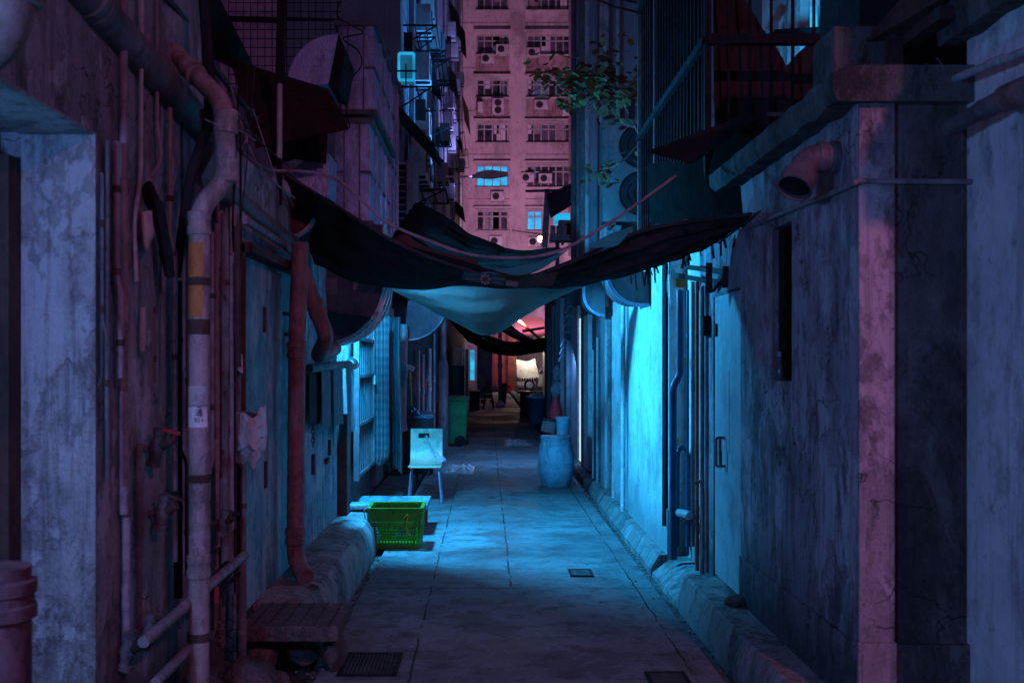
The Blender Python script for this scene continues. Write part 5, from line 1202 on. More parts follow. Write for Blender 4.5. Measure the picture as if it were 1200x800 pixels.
# far canopies
cl([[(520, 370, 24), (560, 390, 24), (600, 400, 24), (640, 395, 24)], [(535, 385, 28), (570, 405, 28), (605, 414, 28), (640, 405, 28)], [(548, 400, 33), (580, 414, 33), (606, 417, 33), (640, 411, 33)]], 'tarp_black', 'dark sagging canopy far down the alley', 'canopy_tarp', 'canopy', 26, 12, .04, 1.5, 8)
cl([[(590, 375, 30), (615, 392, 30), (640, 402, 30)], [(588, 388, 33), (615, 402, 33), (640, 412, 33)]], 'tarp_black', 'second dark canopy strip above the far opening', 'canopy_tarp', 'canopy', 16, 8, .05, 1.2, 3)
for i, (a_, b_, lb) in enumerate((((556, 388, 24), (612, 408, 26), 'upper bamboo pole under the far canopy'), ((566, 396, 24.5), (608, 412, 27), 'middle bamboo pole under the far canopy'), ((596, 386, 27), (634, 402, 29), 'bamboo pole crossing in front of the orange sheet'))):
    tag(MB().tube([P(*a_), P(*b_)], .03, 8).build('bamboo_pole', 'pipe_mauve'), lb, 'pole', 'poles under the far canopy')
t = thing('tin_roof', P(615, 390, 48), 'orange lit tin roof sheets above the far canopy', 'roof')
plate_m = MB(); plate_m.rings([[P(600, 395, 46), P(640, 392, 46), P(636, 372, 52), P(606, 372, 52)], [P(600, 396, 46), P(640, 393, 46), P(636, 373, 52), P(606, 373, 52)]]); plate_m.build('roof_sheet', 'pink_card', t, smooth=False)
for a_, b_ in (((604, 372, 45), (636, 400, 45)), ((612, 388, 45), (638, 384, 45))): MB().bar(P(*a_), P(*b_), .12).build('rafter', 'wood_yellow', t)

# ------------------------------------------------------------------ pink tower block
YT = 63.0
t = thing('tower_block', (2, YT, 0), 'pink lit apartment block closing the view above the canopy', 'building')
fp = lambda u, v, d: (u, YT + d, v)
rowsY = [(-60, -40), (-8, 12), (40, 64), (92, 114), (144, 167), (193, 219), (246, 270)]
cols_ = [(558, 596), (617, 669)]
extra = [(690, 742), (500, 540), (765, 817), (420, 470)]
holes = []; spec = []
for ri, (ya_, yb2) in enumerate(rowsY):
    for ci, (xa, xb) in enumerate(cols_ + extra):
        if ri == 6 and ci == 1: xb = 636
        h = (px(xa, YT), px(xb, YT), pz(yb2, YT), pz(ya_, YT)); holes.append(h); spec.append((ri, ci, h))
facade(fp, -13, 22, -.09, 34, holes, .25, 8).build('wall', 'facade_pink', t, smooth=False)
for ri, ci, h in spec:
    pane = 'dark_glass'
    if (ri, ci) in ((5, 0), (6, 1)): pane = 'glow_cyan'
    if (ri, ci) == (1, 1): pane = 'dark_glass'
    nx = 4 if ci != 1 else 6
    if (ri, ci) == (6, 1): nx = 2
    window(fp, h, t, .25, nx, .3, pane, 'pipe_pale', .09)
random.seed(77)
for ri, ci, h in spec:
    if ci > 1 or (ri, ci) in ((5, 0), (6, 1)): continue
    fo = [o_ for o_ in t.children if o_.name.startswith('window')][spec.index((ri, ci, h))]
    for k in range(random.randint(1, 3)):
        u = random.uniform(h[0], h[1] - .6); w_ = random.uniform(.25, .6); v0_ = h[2] + (0 if random.random() < .6 else .5)
        MB().quad(fp(u, v0_ + .05, .234), fp(u + w_, v0_ + .05, .234), fp(u + w_, h[3] - .05, .234), fp(u, h[3] - .05, .234)).build('curtain', random.choice(['cloth_pale', 'pipe_pink', 'facade_apron', 'sheet_blue']), fo, smooth=False)
for ri, ci, h in spec:
    if ci > 2: continue
    MB().box((h[0] - .12, YT - .35, h[3] + .05), (h[1] + .12, YT - .003, h[3] + .17)).build('window_hood', 'facade_pink', t, smooth=False)
    MB().box((h[0] - .05, YT - .12, h[2] - .12), (h[1] + .05, YT - .003, h[2] - .02)).build('window_sill', 'facade_pink', t, smooth=False)
for ri, ci, h in spec:
    if ci < 2 and ri in (2, 3): MB().box((h[0] - .02, YT - .05, h[2] - 1.25), (h[1] + .02, YT - .003, h[2] - .14)).build('apron_panel', 'facade_apron', t, smooth=False)
for y in (27, 80, 130, 181, 233): MB().box((-13, YT - .02, pz(y, YT) - .03), (px(597, YT), YT - .004, pz(y, YT) + .03)).build('floor_band', 'facade_apron', t, smooth=False); MB().box((px(616, YT), YT - .02, pz(y, YT) - .03), (20, YT - .004, pz(y, YT) + .03)).build('floor_band', 'facade_apron', t, smooth=False)
MB().box((px(598, YT), YT - .16, 0), (px(615.5, YT), YT - .004, 34)).build('pilaster', 'facade_pink', t, smooth=False)
for (x, r) in ((599.5, .05), ):
    pass
MB().tube([P(668, -60, 62.6), P(668, 300, 62.6)], .09, 8).build('downpipe', 'pipe_mauve', t)
MB().tube([P(600, 270, 62.7), P(640, 276, 62.7), P(660, 274, 62.7)], .03, 6).build('conduit', 'pipe_grey', t)
# AC units ------------------------------------------------------
def ac_unit(name, loc, rz, label, s=1.0, fans=1, group='air conditioners', cm='ac_white'):
    """outdoor unit facing -Y before rotation"""
    t = thing(name, (0, 0, 0), label, 'air conditioner', group)
    w_, d_, h_ = .78 * s, .3 * s, .56 * s * (1.7 if fans == 2 else 1)
    if fans == 2: w_ = .7 * s
    MB().box((-w_ / 2, -d_ / 2, 0), (w_ / 2, d_ / 2, h_), .015).build('casing', cm, t)
    for k in range(fans):
        zc_ = h_ * (.5 if fans == 1 else (.27 + .46 * k)); cx_ = -w_ * .12 if fans == 1 else 0; r_ = .2 * s
        f_ = MB().lathe([(.01, 0), (r_, 0), (r_, .006), (.01, .006)], (cx_, -d_ / 2 - .007, zc_), 20, (0, 1, 0)).build('fan_opening', 'black_metal', t)
        m = MB()
        for q in (.35, .65, 1.0): m.tube([(cx_ + r_ * q * math.cos(2 * math.pi * j / 20), -d_ / 2 - .012, zc_ + r_ * q * math.sin(2 * math.pi * j / 20)) for j in range(21)], .008 * s, 5, caps=False)
        m.build('fan_grille', 'black_metal' if cm != 'ac_white' else 'steel_dull', t)
    for sx in (-1, 1): MB().bar((sx * w_ * .35, -d_ / 2, -.02), (sx * w_ * .35, d_ / 2 + .1, -.02), .035).build('bracket', 'rust_dark', t)
    t.location = loc; t.rotation_euler = (0, 0, rz); return t
GP = 'air conditioners on the pink tower'
proto = ac_unit('air_conditioner', P(571, 75, YT - .3), 0, 'air conditioner under the second window row, left column of the pink tower', 1.0, 1, GP)
for (x, y, lb) in ((589, 64, 'little air conditioner inside the second row window of the pink tower'), (625, 68, 'air conditioner in the upper right column of the pink tower'), (634, 129, 'air conditioner by the balcony washing on the pink tower'),
                   (583, 236, 'air conditioner right under the lit cyan window of the pink tower'), (581, 288, 'lowest left air conditioner of the pink tower'), (626, 289, 'air conditioner beside the warm bulb on the pink tower'), (618, 214, 'air conditioner in the pale window of the fifth row'), (639, 215, 'dark box air conditioner in the middle of the fifth row window')):
    dup(proto, P(x, y, YT - .3), 0, lb)
ac_unit('twin_fan_unit', P(583.5, 135, YT - .35), 0, 'tall twin fan unit on the left balcony of the pink tower', 1.0, 2, None)
ac_unit('air_conditioner', P(563, 134, YT - .35), R(90), 'side turned unit beside the tall twin fan unit', 1.1, 1, GP)
t2 = thing('washing', P(664, 135, 62), 'pale washing hung outside the right balcony of the pink tower', 'laundry')
MB().sheet([[P(660, 125, 62.1), P(668, 126, 62.1)], [P(659, 136, 62.0), P(670, 134, 62.0)]], 8, 8, .05, 2).build('shirt', 'cloth_pale', t2, ang=60)
MB().bar(P(650, 124, 62.2), P(680, 123, 61.6), .04).build('pole', 'steel_dull', t2)
t2 = thing('curved_awning', P(572, 212, 46), 'curved pale blue awning in front of the lit window', 'awning')
rows = [[P(549, 208, 46), P(560, 202, 46), P(575, 199, 46), P(595, 202, 46)], [P(549, 209, 44.8), P(560, 209, 44.6), P(575, 210, 44.5), P(595, 207, 44.7)]]
MB().sheet(rows, 16, 6, 0).build('awning_sheet', 'ac_white', t2); MB().tube([P(527, 208, 46), P(560, 206, 45.5)], .04, 6).build('support_arm', 'steel_dull', t2)
t2 = thing('wall_lamp', P(633, 284, 50), 'warm glowing bulb lamp in front of the pink tower', 'lamp')
bl_ = P(633.5, 280, 50)
MB().lathe([(.01, -.15), (.12, -.11), (.16, 0), (.12, .11), (.01, .15)], bl_, 14).build('bulb', 'glow_bulb', t2)
MB().tube([bl_ + Vector((.1, 0, -.9)), bl_ + Vector((.1, 0, .1))], .03, 6).build('stem', 'black_metal', t2)

# ------------------------------------------------------------------ left tall tenement
XT = -1.25
t = thing('left_tenement', (-3, 30, 3), 'tall blue grey tenement along the left of the alley', 'building')
fl = lambda u, v, d: (XT - d, u, v)
hl = []
for k in range(9):
    z_ = 3.9 + k * 2.75
    for j in range(10):
        y = 17.2 + j * 3.9; hl.append((y, y + 1.5, z_, z_ + 1.25))
facade(fl, 15.5, 57, 2.6, 30, hl, .2, 4).build('side_wall', 'facade_left', t, smooth=False)
random.seed(11)
for h in hl:
    if pz(-40, h[0]) < h[2]: continue
    window(fl, h, t, .2, 2, .3, random.choice(['dark_glass', 'dark_glass', 'dark_glass', 'glow_cyan_dim', 'dark_glass', 'glow_cyan_soft']), 'pipe_pale', .07)
ff = lambda u, v, d: (u, 15.495 + d, v)
hw = (px(350, 15.5), px(367, 15.5), pz(22, 15.5), pz(-20, 15.5))
facade(ff, -6, XT - .003, 2.6, 30, [hw], .2).build('front_wall', 'facade_face', t, smooth=False)
window(ff, hw, t, .2, 2, .3, 'glow_cyan_soft', 'pipe_pale', .05)
m = MB().box((px(258, 15.4), 15.40, pz(110, 15.4)), (px(330, 15.4), 15.45, pz(-30, 15.4))); m.build('pink_light_patch', 'pink_light_patch', t, smooth=False)  # patch of pink light on the wall, built as a coloured panel
# projecting lit bay window
t = thing('bay_window', P(477, 95, 15.3), 'glowing cyan bay window jutting from the left tenement', 'window')
bx0, bx1, bz0, bz1 = px(467.5, 15.0), px(485, 15.0), pz(94, 15.0), pz(63, 15.0)
m = MB()
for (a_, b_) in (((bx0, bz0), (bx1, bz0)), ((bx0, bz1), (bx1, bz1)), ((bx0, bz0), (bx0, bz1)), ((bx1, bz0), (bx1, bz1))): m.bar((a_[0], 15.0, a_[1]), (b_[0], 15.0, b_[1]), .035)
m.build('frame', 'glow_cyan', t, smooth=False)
MB().box((bx0 + .01, 15.0, bz0 + .01), (bx1 - .01, 15.3, bz1 - .01)).build('lit_pane', 'glow_cyan_soft', t, smooth=False)
m = MB(); m.bar((bx0 - .03, 14.9, bz0 + .1), (bx1 + .05, 14.9, bz0 + .1), .02); m.bar(((bx0 + bx1) / 2, 14.9, bz0 - .15), ((bx0 + bx1) / 2, 14.9, bz0 + .2), .02); m.build('drying_frame', 'black_metal', t)
def wy(x, X): return yx(x, X)
def side_awning(x, y, L, D, dz, mat, label):
    X = XT; Y = wy(x, X + D * .6); z = pz(y, Y)
    m = MB(); m.rings([[(X, Y, z + dz), (X + D, Y - .02, z), (X + D, Y - .02, z + .03), (X, Y, z + dz + .03)], [(X, Y + L, z + dz), (X + D, Y + L, z), (X + D, Y + L, z + .03), (X, Y + L, z + dz + .03)]])
    return tag(m.build('side_awning', mat, smooth=False), label, 'awning', 'small awnings on the left tenement')
for a_ in ((500, 80, 1.6, .35, .35, 'tarp_black', 'black slanting awning right of the lit bay window'), (508, 100, 1.5, .3, .3, 'tarp_black', 'black awning just below the one by the bay window'), (490, 172, 1.4, .55, .6, 'cloth_dark', 'big dark drooping awning above the louvred panel'),
           (503, 178, 1.6, .4, .45, 'tarp_black', 'dark awning right beside the big drooping one'), (533, 18, 3, .35, .5, 'tarp_black', 'dark awning highest on the left tenement'), (541, 38, 4, .35, .5, 'tarp_black', 'second highest dark awning near the pink tower edge'), (546, 130, 6, .35, .9, 'rust_dark', 'long brown awning close to the pink tower'),
           (530, 90, 3, .3, .4, 'tarp_black', 'dark awning midway up the far part of the left tenement'), (522, 200, 2, .35, .4, 'rust_dark', 'rusty awning low on the left tenement'), (538, 245, 4, .4, .4, 'tarp_black', 'lowest dark awning near the curved pale one'), (538, 168, 3, .3, .7, 'rust_dark', 'reddish awning above the rusty low one')):
    side_awning(*a_)
GL = 'air conditioners on the left tenement'
p2 = ac_unit('air_conditioner', P(502, 26, wy(502, -1.05)), R(90), 'air conditioner high on the left tenement beside a bracket', .8, 1, GL)
for (x, y, lb) in ((516, 68, 'air conditioner facing the alley left of the black awnings'), (496, 100, 'air conditioner below the lit bay window'), (495, 190, 'air conditioner under the big drooping awning'), (527, 130, 'air conditioner midway on the far left tenement'), (533, 70, 'air conditioner at upper far left tenement'), (520, 215, 'air conditioner beside the rusty low awning'), (541, 200, 'air conditioner next to the curved pale awning'), (540, 100, 'air conditioner below the second highest awning'), (528, 235, 'air conditioner just above the canopy at the tenement foot')):
    Y = wy(x, -1.02); dup(p2, P(x, y, Y), R(90), lb)
random.seed(41)
for k in range(16):
    x = random.uniform(489, 545); y = random.uniform(8, 240); Y = yx(x, -1.04)
    dup(p2, P(x, y, Y), R(90), 'small air conditioner among the many crowding the left tenement')
def rack(x, y, n, L, D, label):
    Y = wy(x, XT + D * .5); z = pz(y, Y); t = thing('drying_rack', (XT, Y, z), label, 'drying rack', 'drying racks on the left tenement')
    m = MB(); m.bar((XT, Y, z), (XT + D, Y, z), .025); m.bar((XT, Y, z - .3), (XT + D, Y, z), .02); m.build('arm', 'black_metal', t)
    MB().bar((XT, Y + L, z), (XT + D, Y + L, z), .025).build('arm', 'black_metal', t)
    m = MB()
    for i in range(n): m.bar((XT + D * (i + 1) / n, Y, z + .012), (XT + D * (i + 1) / n, Y + L, z + .012), .018)
    m.build('rods', 'black_metal', t)
for a_ in ((492, 30, 3, 1.5, .5, 'drying rack highest on the left tenement'), (496, 44, 3, 1.4, .4, 'drying rack under a high air conditioner'), (505, 60, 3, 2, .5, 'drying rack above the black awning'), (488, 102, 2, 1.5, .45, 'drying rack below the bay window'), (512, 70, 3, 2, .5, 'drying rack beside the first black awning'), (520, 95, 3, 3, .5, 'drying rack above the far awnings'),
           (505, 150, 4, 1.6, .6, 'drying rack left of the rusty awning'), (528, 112, 3, 3, .5, 'drying rack at mid height far along the tenement'), (535, 155, 4, 4, .5, 'drying rack near the long brown awning'), (500, 222, 3, 1.5, .6, 'drying rack just above the canopy'), (540, 175, 4, 4, .5, 'drying rack below the long brown awning'), (526, 198, 3, 2.5, .5, 'drying rack above the curved awning arm')):
    rack(*a_)
for (x, X, lb) in ((483, -1.18, 'nearest downpipe on the left tenement'), (497, -1.18, 'second downpipe along the left tenement'), (510, -1.18, 'third downpipe along the left tenement'), (521, -1.18, 'fourth downpipe along the left tenement'), (531, -1.18, 'fifth downpipe along the left tenement'), (538, -1.18, 'farthest downpipe on the left tenement')):
    Y = yx(x, X); tag(MB().tube([(X, Y, 2.7), (X, Y, 24)], .05, 8).build('downpipe', 'pipe_pale'), lb, 'pipe', 'downpipes on the left tenement')
def hang(x, y0, y1, w_, X, mat, label):
    Y = yx(x, X); rows = [[P(x - w_ / 2, y0, Y), P(x, y0 + .6, Y + .05), P(x + w_ / 2, y0, Y)], [P(x - w_ / 2, (y0 + y1) / 2, Y), P(x, (y0 + y1) / 2, Y - .05), P(x + w_ / 2 + .4, (y0 + y1) / 2, Y)], [P(x - w_ / 2, y1, Y), P(x, y1 + .5, Y + .04), P(x + w_ / 2, y1, Y)]]
    tag(MB().sheet(rows, 8, 10, .02, 3, x).build('laundry', mat, ang=60), label, 'laundry', 'washing on the left tenement')
hang(492.5, 116, 141, 12, -1.0, 'cloth_teal', 'teal cloth hung out on the left tenement')
hang(478, 38, 60, 10, -1.15, 'cloth_dark', 'dark clothes hung above the lit bay window')
hang(502, 230, 250, 6, -.95, 'plastic_blue', 'blue cloth hung low above the canopy')
hang(513, 150, 172, 5, -1.0, 'cloth_dark', 'dark shirt hung on the rack left of the rusty awning')
hang(526, 42, 52, 5, -1.0, 'cloth_dark', 'dark cloth on the far left tenement, upper level')
hang(517, 260, 275, 6, -1.0, 'cloth_pale', 'pale cloth hung at the tenement foot above the canopy')
# white post and arm of curved awning
t = thing('awning_post', P(520, 260, 24), 'pale blue post standing in front of the low tenement wall', 'post')
MB().bar(P(520, 205, 24), P(520, 262, 24), .08).build('shaft', 'pipe_pale', t); MB().bar(P(520, 207, 24), P(552, 207, 30), .05).build('arm', 'pipe_pale', t)
# louvred panel
t = thing('louvred_panel', P(475, 280, 13.4), 'dark louvred panel beside the shiny pipes on the left', 'louvre')
MB().box((px(461, 13.4), 13.4, pz(285, 13.4)), (px(488, 13.4), 13.9, pz(190, 13.4))).build('casing', 'facade_face', t, smooth=False)
m = MB()
for i in range(11): y = 196 + i * 8; m.obox((px(469, 13.38), 13.375, pz(y, 13.38)), (.14, .03, .055), (R(30), 0, 0))
m.build('slats', 'black_metal', t, smooth=False)
MB().box((px(477, 13.35), 13.33, pz(288, 13.35)), (px(484, 13.35), 13.398, pz(188, 13.35))).build('side_trim', 'pipe_grey', t, smooth=False)

# ------------------------------------------------------------------ right mid building, plant
t = thing('right_tenement', (2.5, 15, 0), 'blue grey tall building behind the cage on the right', 'building')
X0 = px(690, 14)
f2 = lambda u, v, d: (u, 14 + d, v)
facade(f2, X0, 5, 2.7, 26, [], .1).build('front_wall', 'facade_face', t, smooth=False)
MB().box((X0 + .001, 14.05, 2.7), (5, 16.9, 26)).build('side_wall', 'facade_left', t, smooth=False)
for (x, r, mt) in ((673, .05, 'pipe_grey'), (678, .03, 'pipe_mauve'), (684, .06, 'pipe_grey'), (688, .03, 'pipe_pale')):
    Y = yx(x, X0 - .06); MB().tube([(X0 - .06, Y, 2.8), (X0 - .06, Y, 20)], r, 8).build('downpipe', mt, t)
for (x, r, mt) in ((705, .03, 'pipe_pale'), (710, .045, 'pipe_pale'), (724, .03, 'pipe_pale')): MB().tube([P(x, -30, 13.9), P(x, 290, 13.9)], r, 8).build('downpipe', mt, t)
f3 = (px(718, 14), px(748, 14), pz(160, 14), pz(100, 14))
window(lambda u, v, d: (u, 13.85 + d, v), f3, t, .1, 2, .3, 'dark_glass', 'pipe_grey', .06)
wcy = MB().box((px(723, 13.6), 13.6, pz(268, 13.6)), (px(728, 13.6), 13.9, pz(176, 13.6))).build('lit_strip', 'glow_cyan_soft', t, smooth=False)  # lit edge of the building, given its own glow
tag(MB().obox(P(714.5, 252, 13.2), (.055, .2, .55)).build('lit_panel', 'glow_cyan_soft'), 'narrow cyan lit panel beside the grey cabinets on the right', 'panel')  # another lit edge whose light is painted as a glow
GR = 'air conditioners on the right'
ac_unit('air_conditioner', P(748, 262, 11.5), 0, 'big air conditioner with round fan half hidden by the cage', 1.15, 2, GR, 'steel_dull')
ac_unit('air_conditioner', P(698, 290, 15.5), 0, 'grey cabinet unit with a dark slot above the canopy', .7, 1, GR)
ac_unit('air_conditioner', P(672, 284, 22), 0, 'small unit with a round fan under the dark awning on the right', .8, 1, GR)
plate([P(640, 228, 21), P(712, 196, 19), P(712, 214, 17.5), P(645, 255, 19)], 'sheet_awning', 'tarp_black', 'black sloping awning below the plant on the right', 'awning')
tag(MB().bar(P(617, 224, 22), P(722, 222, 18), .05).build('pole', 'pipe_grey'), 'horizontal pole holding the black awning on the right', 'pole')
tag(MB().bar(P(642, 222, 21.5), P(638, 290, 21.5), .12).build('side_post', 'pipe_pale'), 'pale side post of the black awning', 'post')
tag(MB().box((px(650, 24), 24, pz(262, 24)), (px(668, 24), 24.3, pz(250, 24))).build('lit_window', 'glow_cyan', smooth=False), 'bright window glimpsed under the black awning', 'window')
t = thing('open_box_shelf', P(665, 285, 20), 'grey shelf cluttered with cans under the black awning', 'shelf')
MB().box((px(645, 20), 20, pz(282, 20)), (px(668, 20), 20.4, pz(275, 20)), .01).build('shelf_board', 'pipe_pale', t); MB().box((px(652, 20), 20.1, 2.0), (px(656, 20), 20.3, pz(282, 20))).build('support', 'pipe_grey', t)
for q in (648, 655, 661): MB().lathe([(.05, 0), (.05, .16), (.04, .17)], P(q, 275, 20.2), 10).build('can', 'ac_white', t)
t = thing('sign_board', P(684, 285, 17), 'upright pinkish boards stacked beside the grey cabinet', 'board')
MB().obox(P(687, 235, 17), (.08, .4, .5)).build('upper_board', 'pipe_mauve', t); MB().obox(P(683, 268, 17), (.1, .4, .5)).build('lower_board', 'glow_cyan_soft', t)  # lower board glows in place of the light falling on it
MB().obox(P(681, 245, 17.2), (.05, .4, .6)).build('rear_board', 'pipe_pink', t)
tag(MB().lathe([(.02, .0), (.2, -.02), (.24, -.12), (.22, -.13), (.02, -.02)], P(740, 150, 12.0), 16).build('lamp_shade', 'cloth_teal'), 'teal drooping lamp shade under the plant', 'lamp shade')
# fan hood round
t = thing('plant', P(745, 150, 10), 'leafy branch growing out from the cage side, olive leaves', 'plant')
random.seed(5)
st = [[(752, 165), (735, 130), (715, 100), (690, 88), (655, 92), (636, 78)], [(735, 130), (725, 95), (712, 70), (720, 50)], [(728, 112), (742, 95), (750, 80)], [(745, 150), (725, 140), (712, 118), (700, 108)], [(752, 165), (728, 190), (705, 200), (695, 205)], [(715, 100), (690, 105), (672, 112), (655, 105)]]
m = MB(); anchors = []
for s_ in st:
    pts = smooth_path([P(x, y, 10 + .1 * math.sin(x)) for x, y in s_], 6); n_ = len(pts)
    m.tube(pts, [.009 - .006 * i / n_ for i in range(n_)], 6)
    anchors += [p for p in pts[6:]]
m.build('branches', 'wood', t)
m = MB()
def leaf(c, s_, d):
    d = d.normalized(); side = d.cross(Vector((random.uniform(-.4, .4), random.uniform(-.5, .5), 1))).normalized(); up = side.cross(d)
    shape = [(0, 0), (.25, .42), (.5, .3), (.62, .5), (1, 0), (.62, -.5), (.5, -.3), (.25, -.42)]
    vs = [m.bm.verts.new(c + (d * u + side * v + up * (.12 * abs(v) - .1 * u * u)) * s_) for u, v in shape]
    ctr = m.bm.verts.new(c + d * .45 * s_ - up * .02 * s_)
    for i in range(8): m.bm.faces.new((vs[i], vs[(i + 1) % 8], ctr))
for i in range(300):
    a_ = random.choice(anchors); r_ = .085
    c = a_ + Vector((random.gauss(0, r_), random.gauss(0, .14), random.gauss(-.02, r_ * .75)))
    leaf(c, random.uniform(.05, .105), Vector((random.uniform(-1, 1), random.uniform(-1, .3), random.uniform(-.7, .2))))
for i in range(170):
    c = P(random.gauss(683, 23), random.gauss(92, 13), 10 + random.gauss(0, .15)); leaf(c, random.uniform(.06, .115), Vector((random.uniform(-1, 1), random.uniform(-1, .3), random.uniform(-.7, .2))))
m.build('leaves', 'leaf', t, fix=False)
# cyan lit flat behind the cage (top right)
t = thing('rear_flat', (3.5, 11, 3), 'cyan lit flat glimpsed between dark cloths at top right', 'building')
f4 = lambda u, v, d: (u, 11 + d, v)
h4 = [(px(945, 11), px(985, 11), pz(46, 11), pz(-30, 11)), (px(955, 11) + .6, px(1040, 11) + .3, pz(46, 11), pz(-30, 11))]
facade(f4, px(893, 11), 6.5, 2.6, 8, h4[:1], .15).build('wall', 'ac_white', t, smooth=False)
window(f4, h4[0], t, .15, 2, .4, 'glow_cyan', 'white_metal', .06)
for x in (916, 925, 934): MB().tube([P(x, -30, 10.9), P(x, 90, 10.9)], .03, 8).build('downpipe', 'pipe_pale', t)
MB().bar(P(900, 42, 10.6), P(1000, 36, 10.6), .09).build('rail', 'black_metal', t)
MB().bar(P(900, 38, 10.5), P(918, 8, 10.5), .08).build('brace', 'pipe_pale', t)
# high wires
for (a_, b_, lb) in (((690, -5, 13), (757, 17, 9.5), 'upper taut wire near the top above the plant'), ((700, -12, 13), (760, 6, 9.5), 'second taut wire at the top edge'), ((727, 188, 12), (700, 140, 13), 'slack wire hanging below the plant')):
    tag(MB().tube([P(*a_), P(*b_).lerp(P(*a_), .5) - Vector((0, 0, .03)), P(*b_)], .012, 6).build('wire', 'rubber'), lb, 'wire', 'wires by the right tenement')

# ------------------------------------------------------------------ the canopy over the alley
GC = 'canopy sheets over the alley'
T1 = cl([[(332, 203, 6.5), (400, 245, 6.5), (470, 287, 6.5), (540, 314, 6.5), (600, 328, 6.5), (670, 306, 6.3), (760, 268, 6.1), (882, 251, 5.92)],
    [(350, 255, 7.0), (402, 290, 7.0), (466, 315, 7.0), (540, 324, 7.0), (600, 332, 7.0), (665, 326, 6.8), (752, 305, 6.5), (872, 264, 6.1)],
    [(368, 308, 7.6), (412, 328, 7.6), (470, 339, 7.6), (540, 334, 7.6), (600, 336, 7.6), (660, 337, 7.3), (745, 322, 7.0), (842, 285, 6.4)]],
   'tarp_black', 'large black tarpaulin sagging across the alley from wall to wall', 'canopy_tarp', 'canopy', 110, 40, .041, 2.0, 2, GC)
cl([[(405, 318, 9.45), (470, 322, 9.45), (540, 330, 9.45), (600, 338, 9.45), (660, 332, 9.40), (740, 312, 9.10)],
    [(430, 330, 9.70), (480, 345, 9.70), (535, 362, 9.70), (580, 372, 9.70), (625, 357, 9.65), (690, 333, 9.50)],
    [(462, 341, 10.00), (500, 362, 10.00), (540, 381, 10.00), (572, 393, 10.00), (605, 378, 10.00), (645, 349, 9.90)]],
   'cloth_sail', 'grey green translucent cloth bulging lowest below the black canopy', 'canopy_cloth', 'canopy', 90, 40, .022, 2.2, 6, GC)
cl([[(466, 343, 10.06), (500, 346, 10.06), (530, 351, 10.06), (560, 357, 10.06)], [(476, 348, 10.10), (505, 356, 10.10), (533, 364, 10.10), (564, 366, 10.10)], [(482, 350, 10.15), (510, 362, 10.15), (538, 369, 10.15), (566, 368, 10.15)]],
   'cloth_teal_thin', 'bright teal strip of cloth showing under the black canopy', 'canopy_cloth', 'canopy', 24, 10, .012, 3, 8, GC)
cl([[(487, 236, 11.50), (520, 255, 11.50), (560, 277, 11.50), (612, 292, 11.40), (660, 290, 11.20)], [(470, 262, 10.90), (515, 285, 10.90), (560, 300, 10.90), (612, 302, 10.80), (650, 300, 10.70)], [(452, 285, 10.30), (505, 308, 10.30), (560, 320, 10.30), (612, 315, 10.20), (640, 310, 10.20)]],
   'tarp_dark', 'rear black tarpaulin rising to a corner beside the louvred panel', 'canopy_tarp', 'canopy', 80, 30, .041, 2.4, 12, GC)
cl([[(455, 282, 8.0), (475, 275, 8.1), (500, 290, 8.1), (560, 305, 8.0)], [(450, 296, 7.4), (480, 300, 7.4), (510, 312, 7.4), (565, 322, 7.4)]], 'tarp_red', 'dark reddish brown tarpaulin fold in the middle of the canopy', 'canopy_tarp', 'canopy', 20, 8, .02, 3, 15, GC)
cl([[(600, 313, 6.62), (640, 303, 6.6), (668, 291, 6.6)], [(575, 317, 6.6), (615, 318, 6.56), (640, 312, 6.55)], [(556, 320, 6.58), (600, 326, 6.52), (618, 322, 6.5)]], 'cloth_teal_thin', 'teal cloth corner folded over the canopy in the middle', 'canopy_cloth', 'canopy', 16, 8, .008, 3, 21, GC)
cl([[(688, 289, 6.15), (712, 276, 6.15), (743, 265, 6.15)], [(700, 290, 6.1), (722, 288, 6.08), (737, 274, 6.1)]], 'cloth_teal_thin', 'teal cloth corner folded over the canopy on the right', 'canopy_cloth', 'canopy', 14, 7, .006, 3, 23, GC)
for rw in ([(332, 203, 6.5), (400, 245, 6.5), (470, 287, 6.5), (540, 314, 6.5), (600, 328, 6.5), (670, 306, 6.3), (760, 268, 6.1), (882, 251, 5.92)],):
    MB().tube([P(*q) + Vector((0, -.01, .0)) for q in rw], .011, 6, sm=8).build('hem_rope', 'cable', T1)
tb = cl([[(543, 317, 6.42), (580, 321, 6.42), (620, 323, 6.42), (655, 318, 6.35)], [(541, 327, 6.6), (578, 334, 6.6), (615, 338, 6.6), (648, 334, 6.5)]], 'tarp_red', 'red printed banner strip sewn along the canopy', 'canopy_banner', 'banner', 24, 8, .004, 3, 25, GC)
for (x0, y0, x1, y1) in ((544, 320, 561, 323), (545, 325.5, 562, 328.5), (575, 325, 592, 328), (577, 330, 590, 332.5), (593, 329, 607, 335)):
    Yq = 6.40
    MB().sheet([[P(x0, y0 - .8, Yq - .035), P(x1, y0 + 1.2, Yq - .035)], [P(x0, y1 - .8, Yq - .0), P(x1, y1 + 1.2, Yq - .0)]], 6, 3).build('printed_stripe', 'tarp_print', tb)
m = MB(); ce = P(568.5, 327, 6.38)
for k in range(8):
    a_ = 2 * math.pi * k / 8; p_ = [ce + Vector((.03 * math.cos(a_ + o_) * q_, 0, .033 * math.sin(a_ + o_) * q_)) for o_, q_ in ((0, .3), (-.3, .9), (0, 1.15), (.3, .9))]; m.quad(*p_)
m.build('flower_emblem', 'tarp_print', tb, smooth=False)
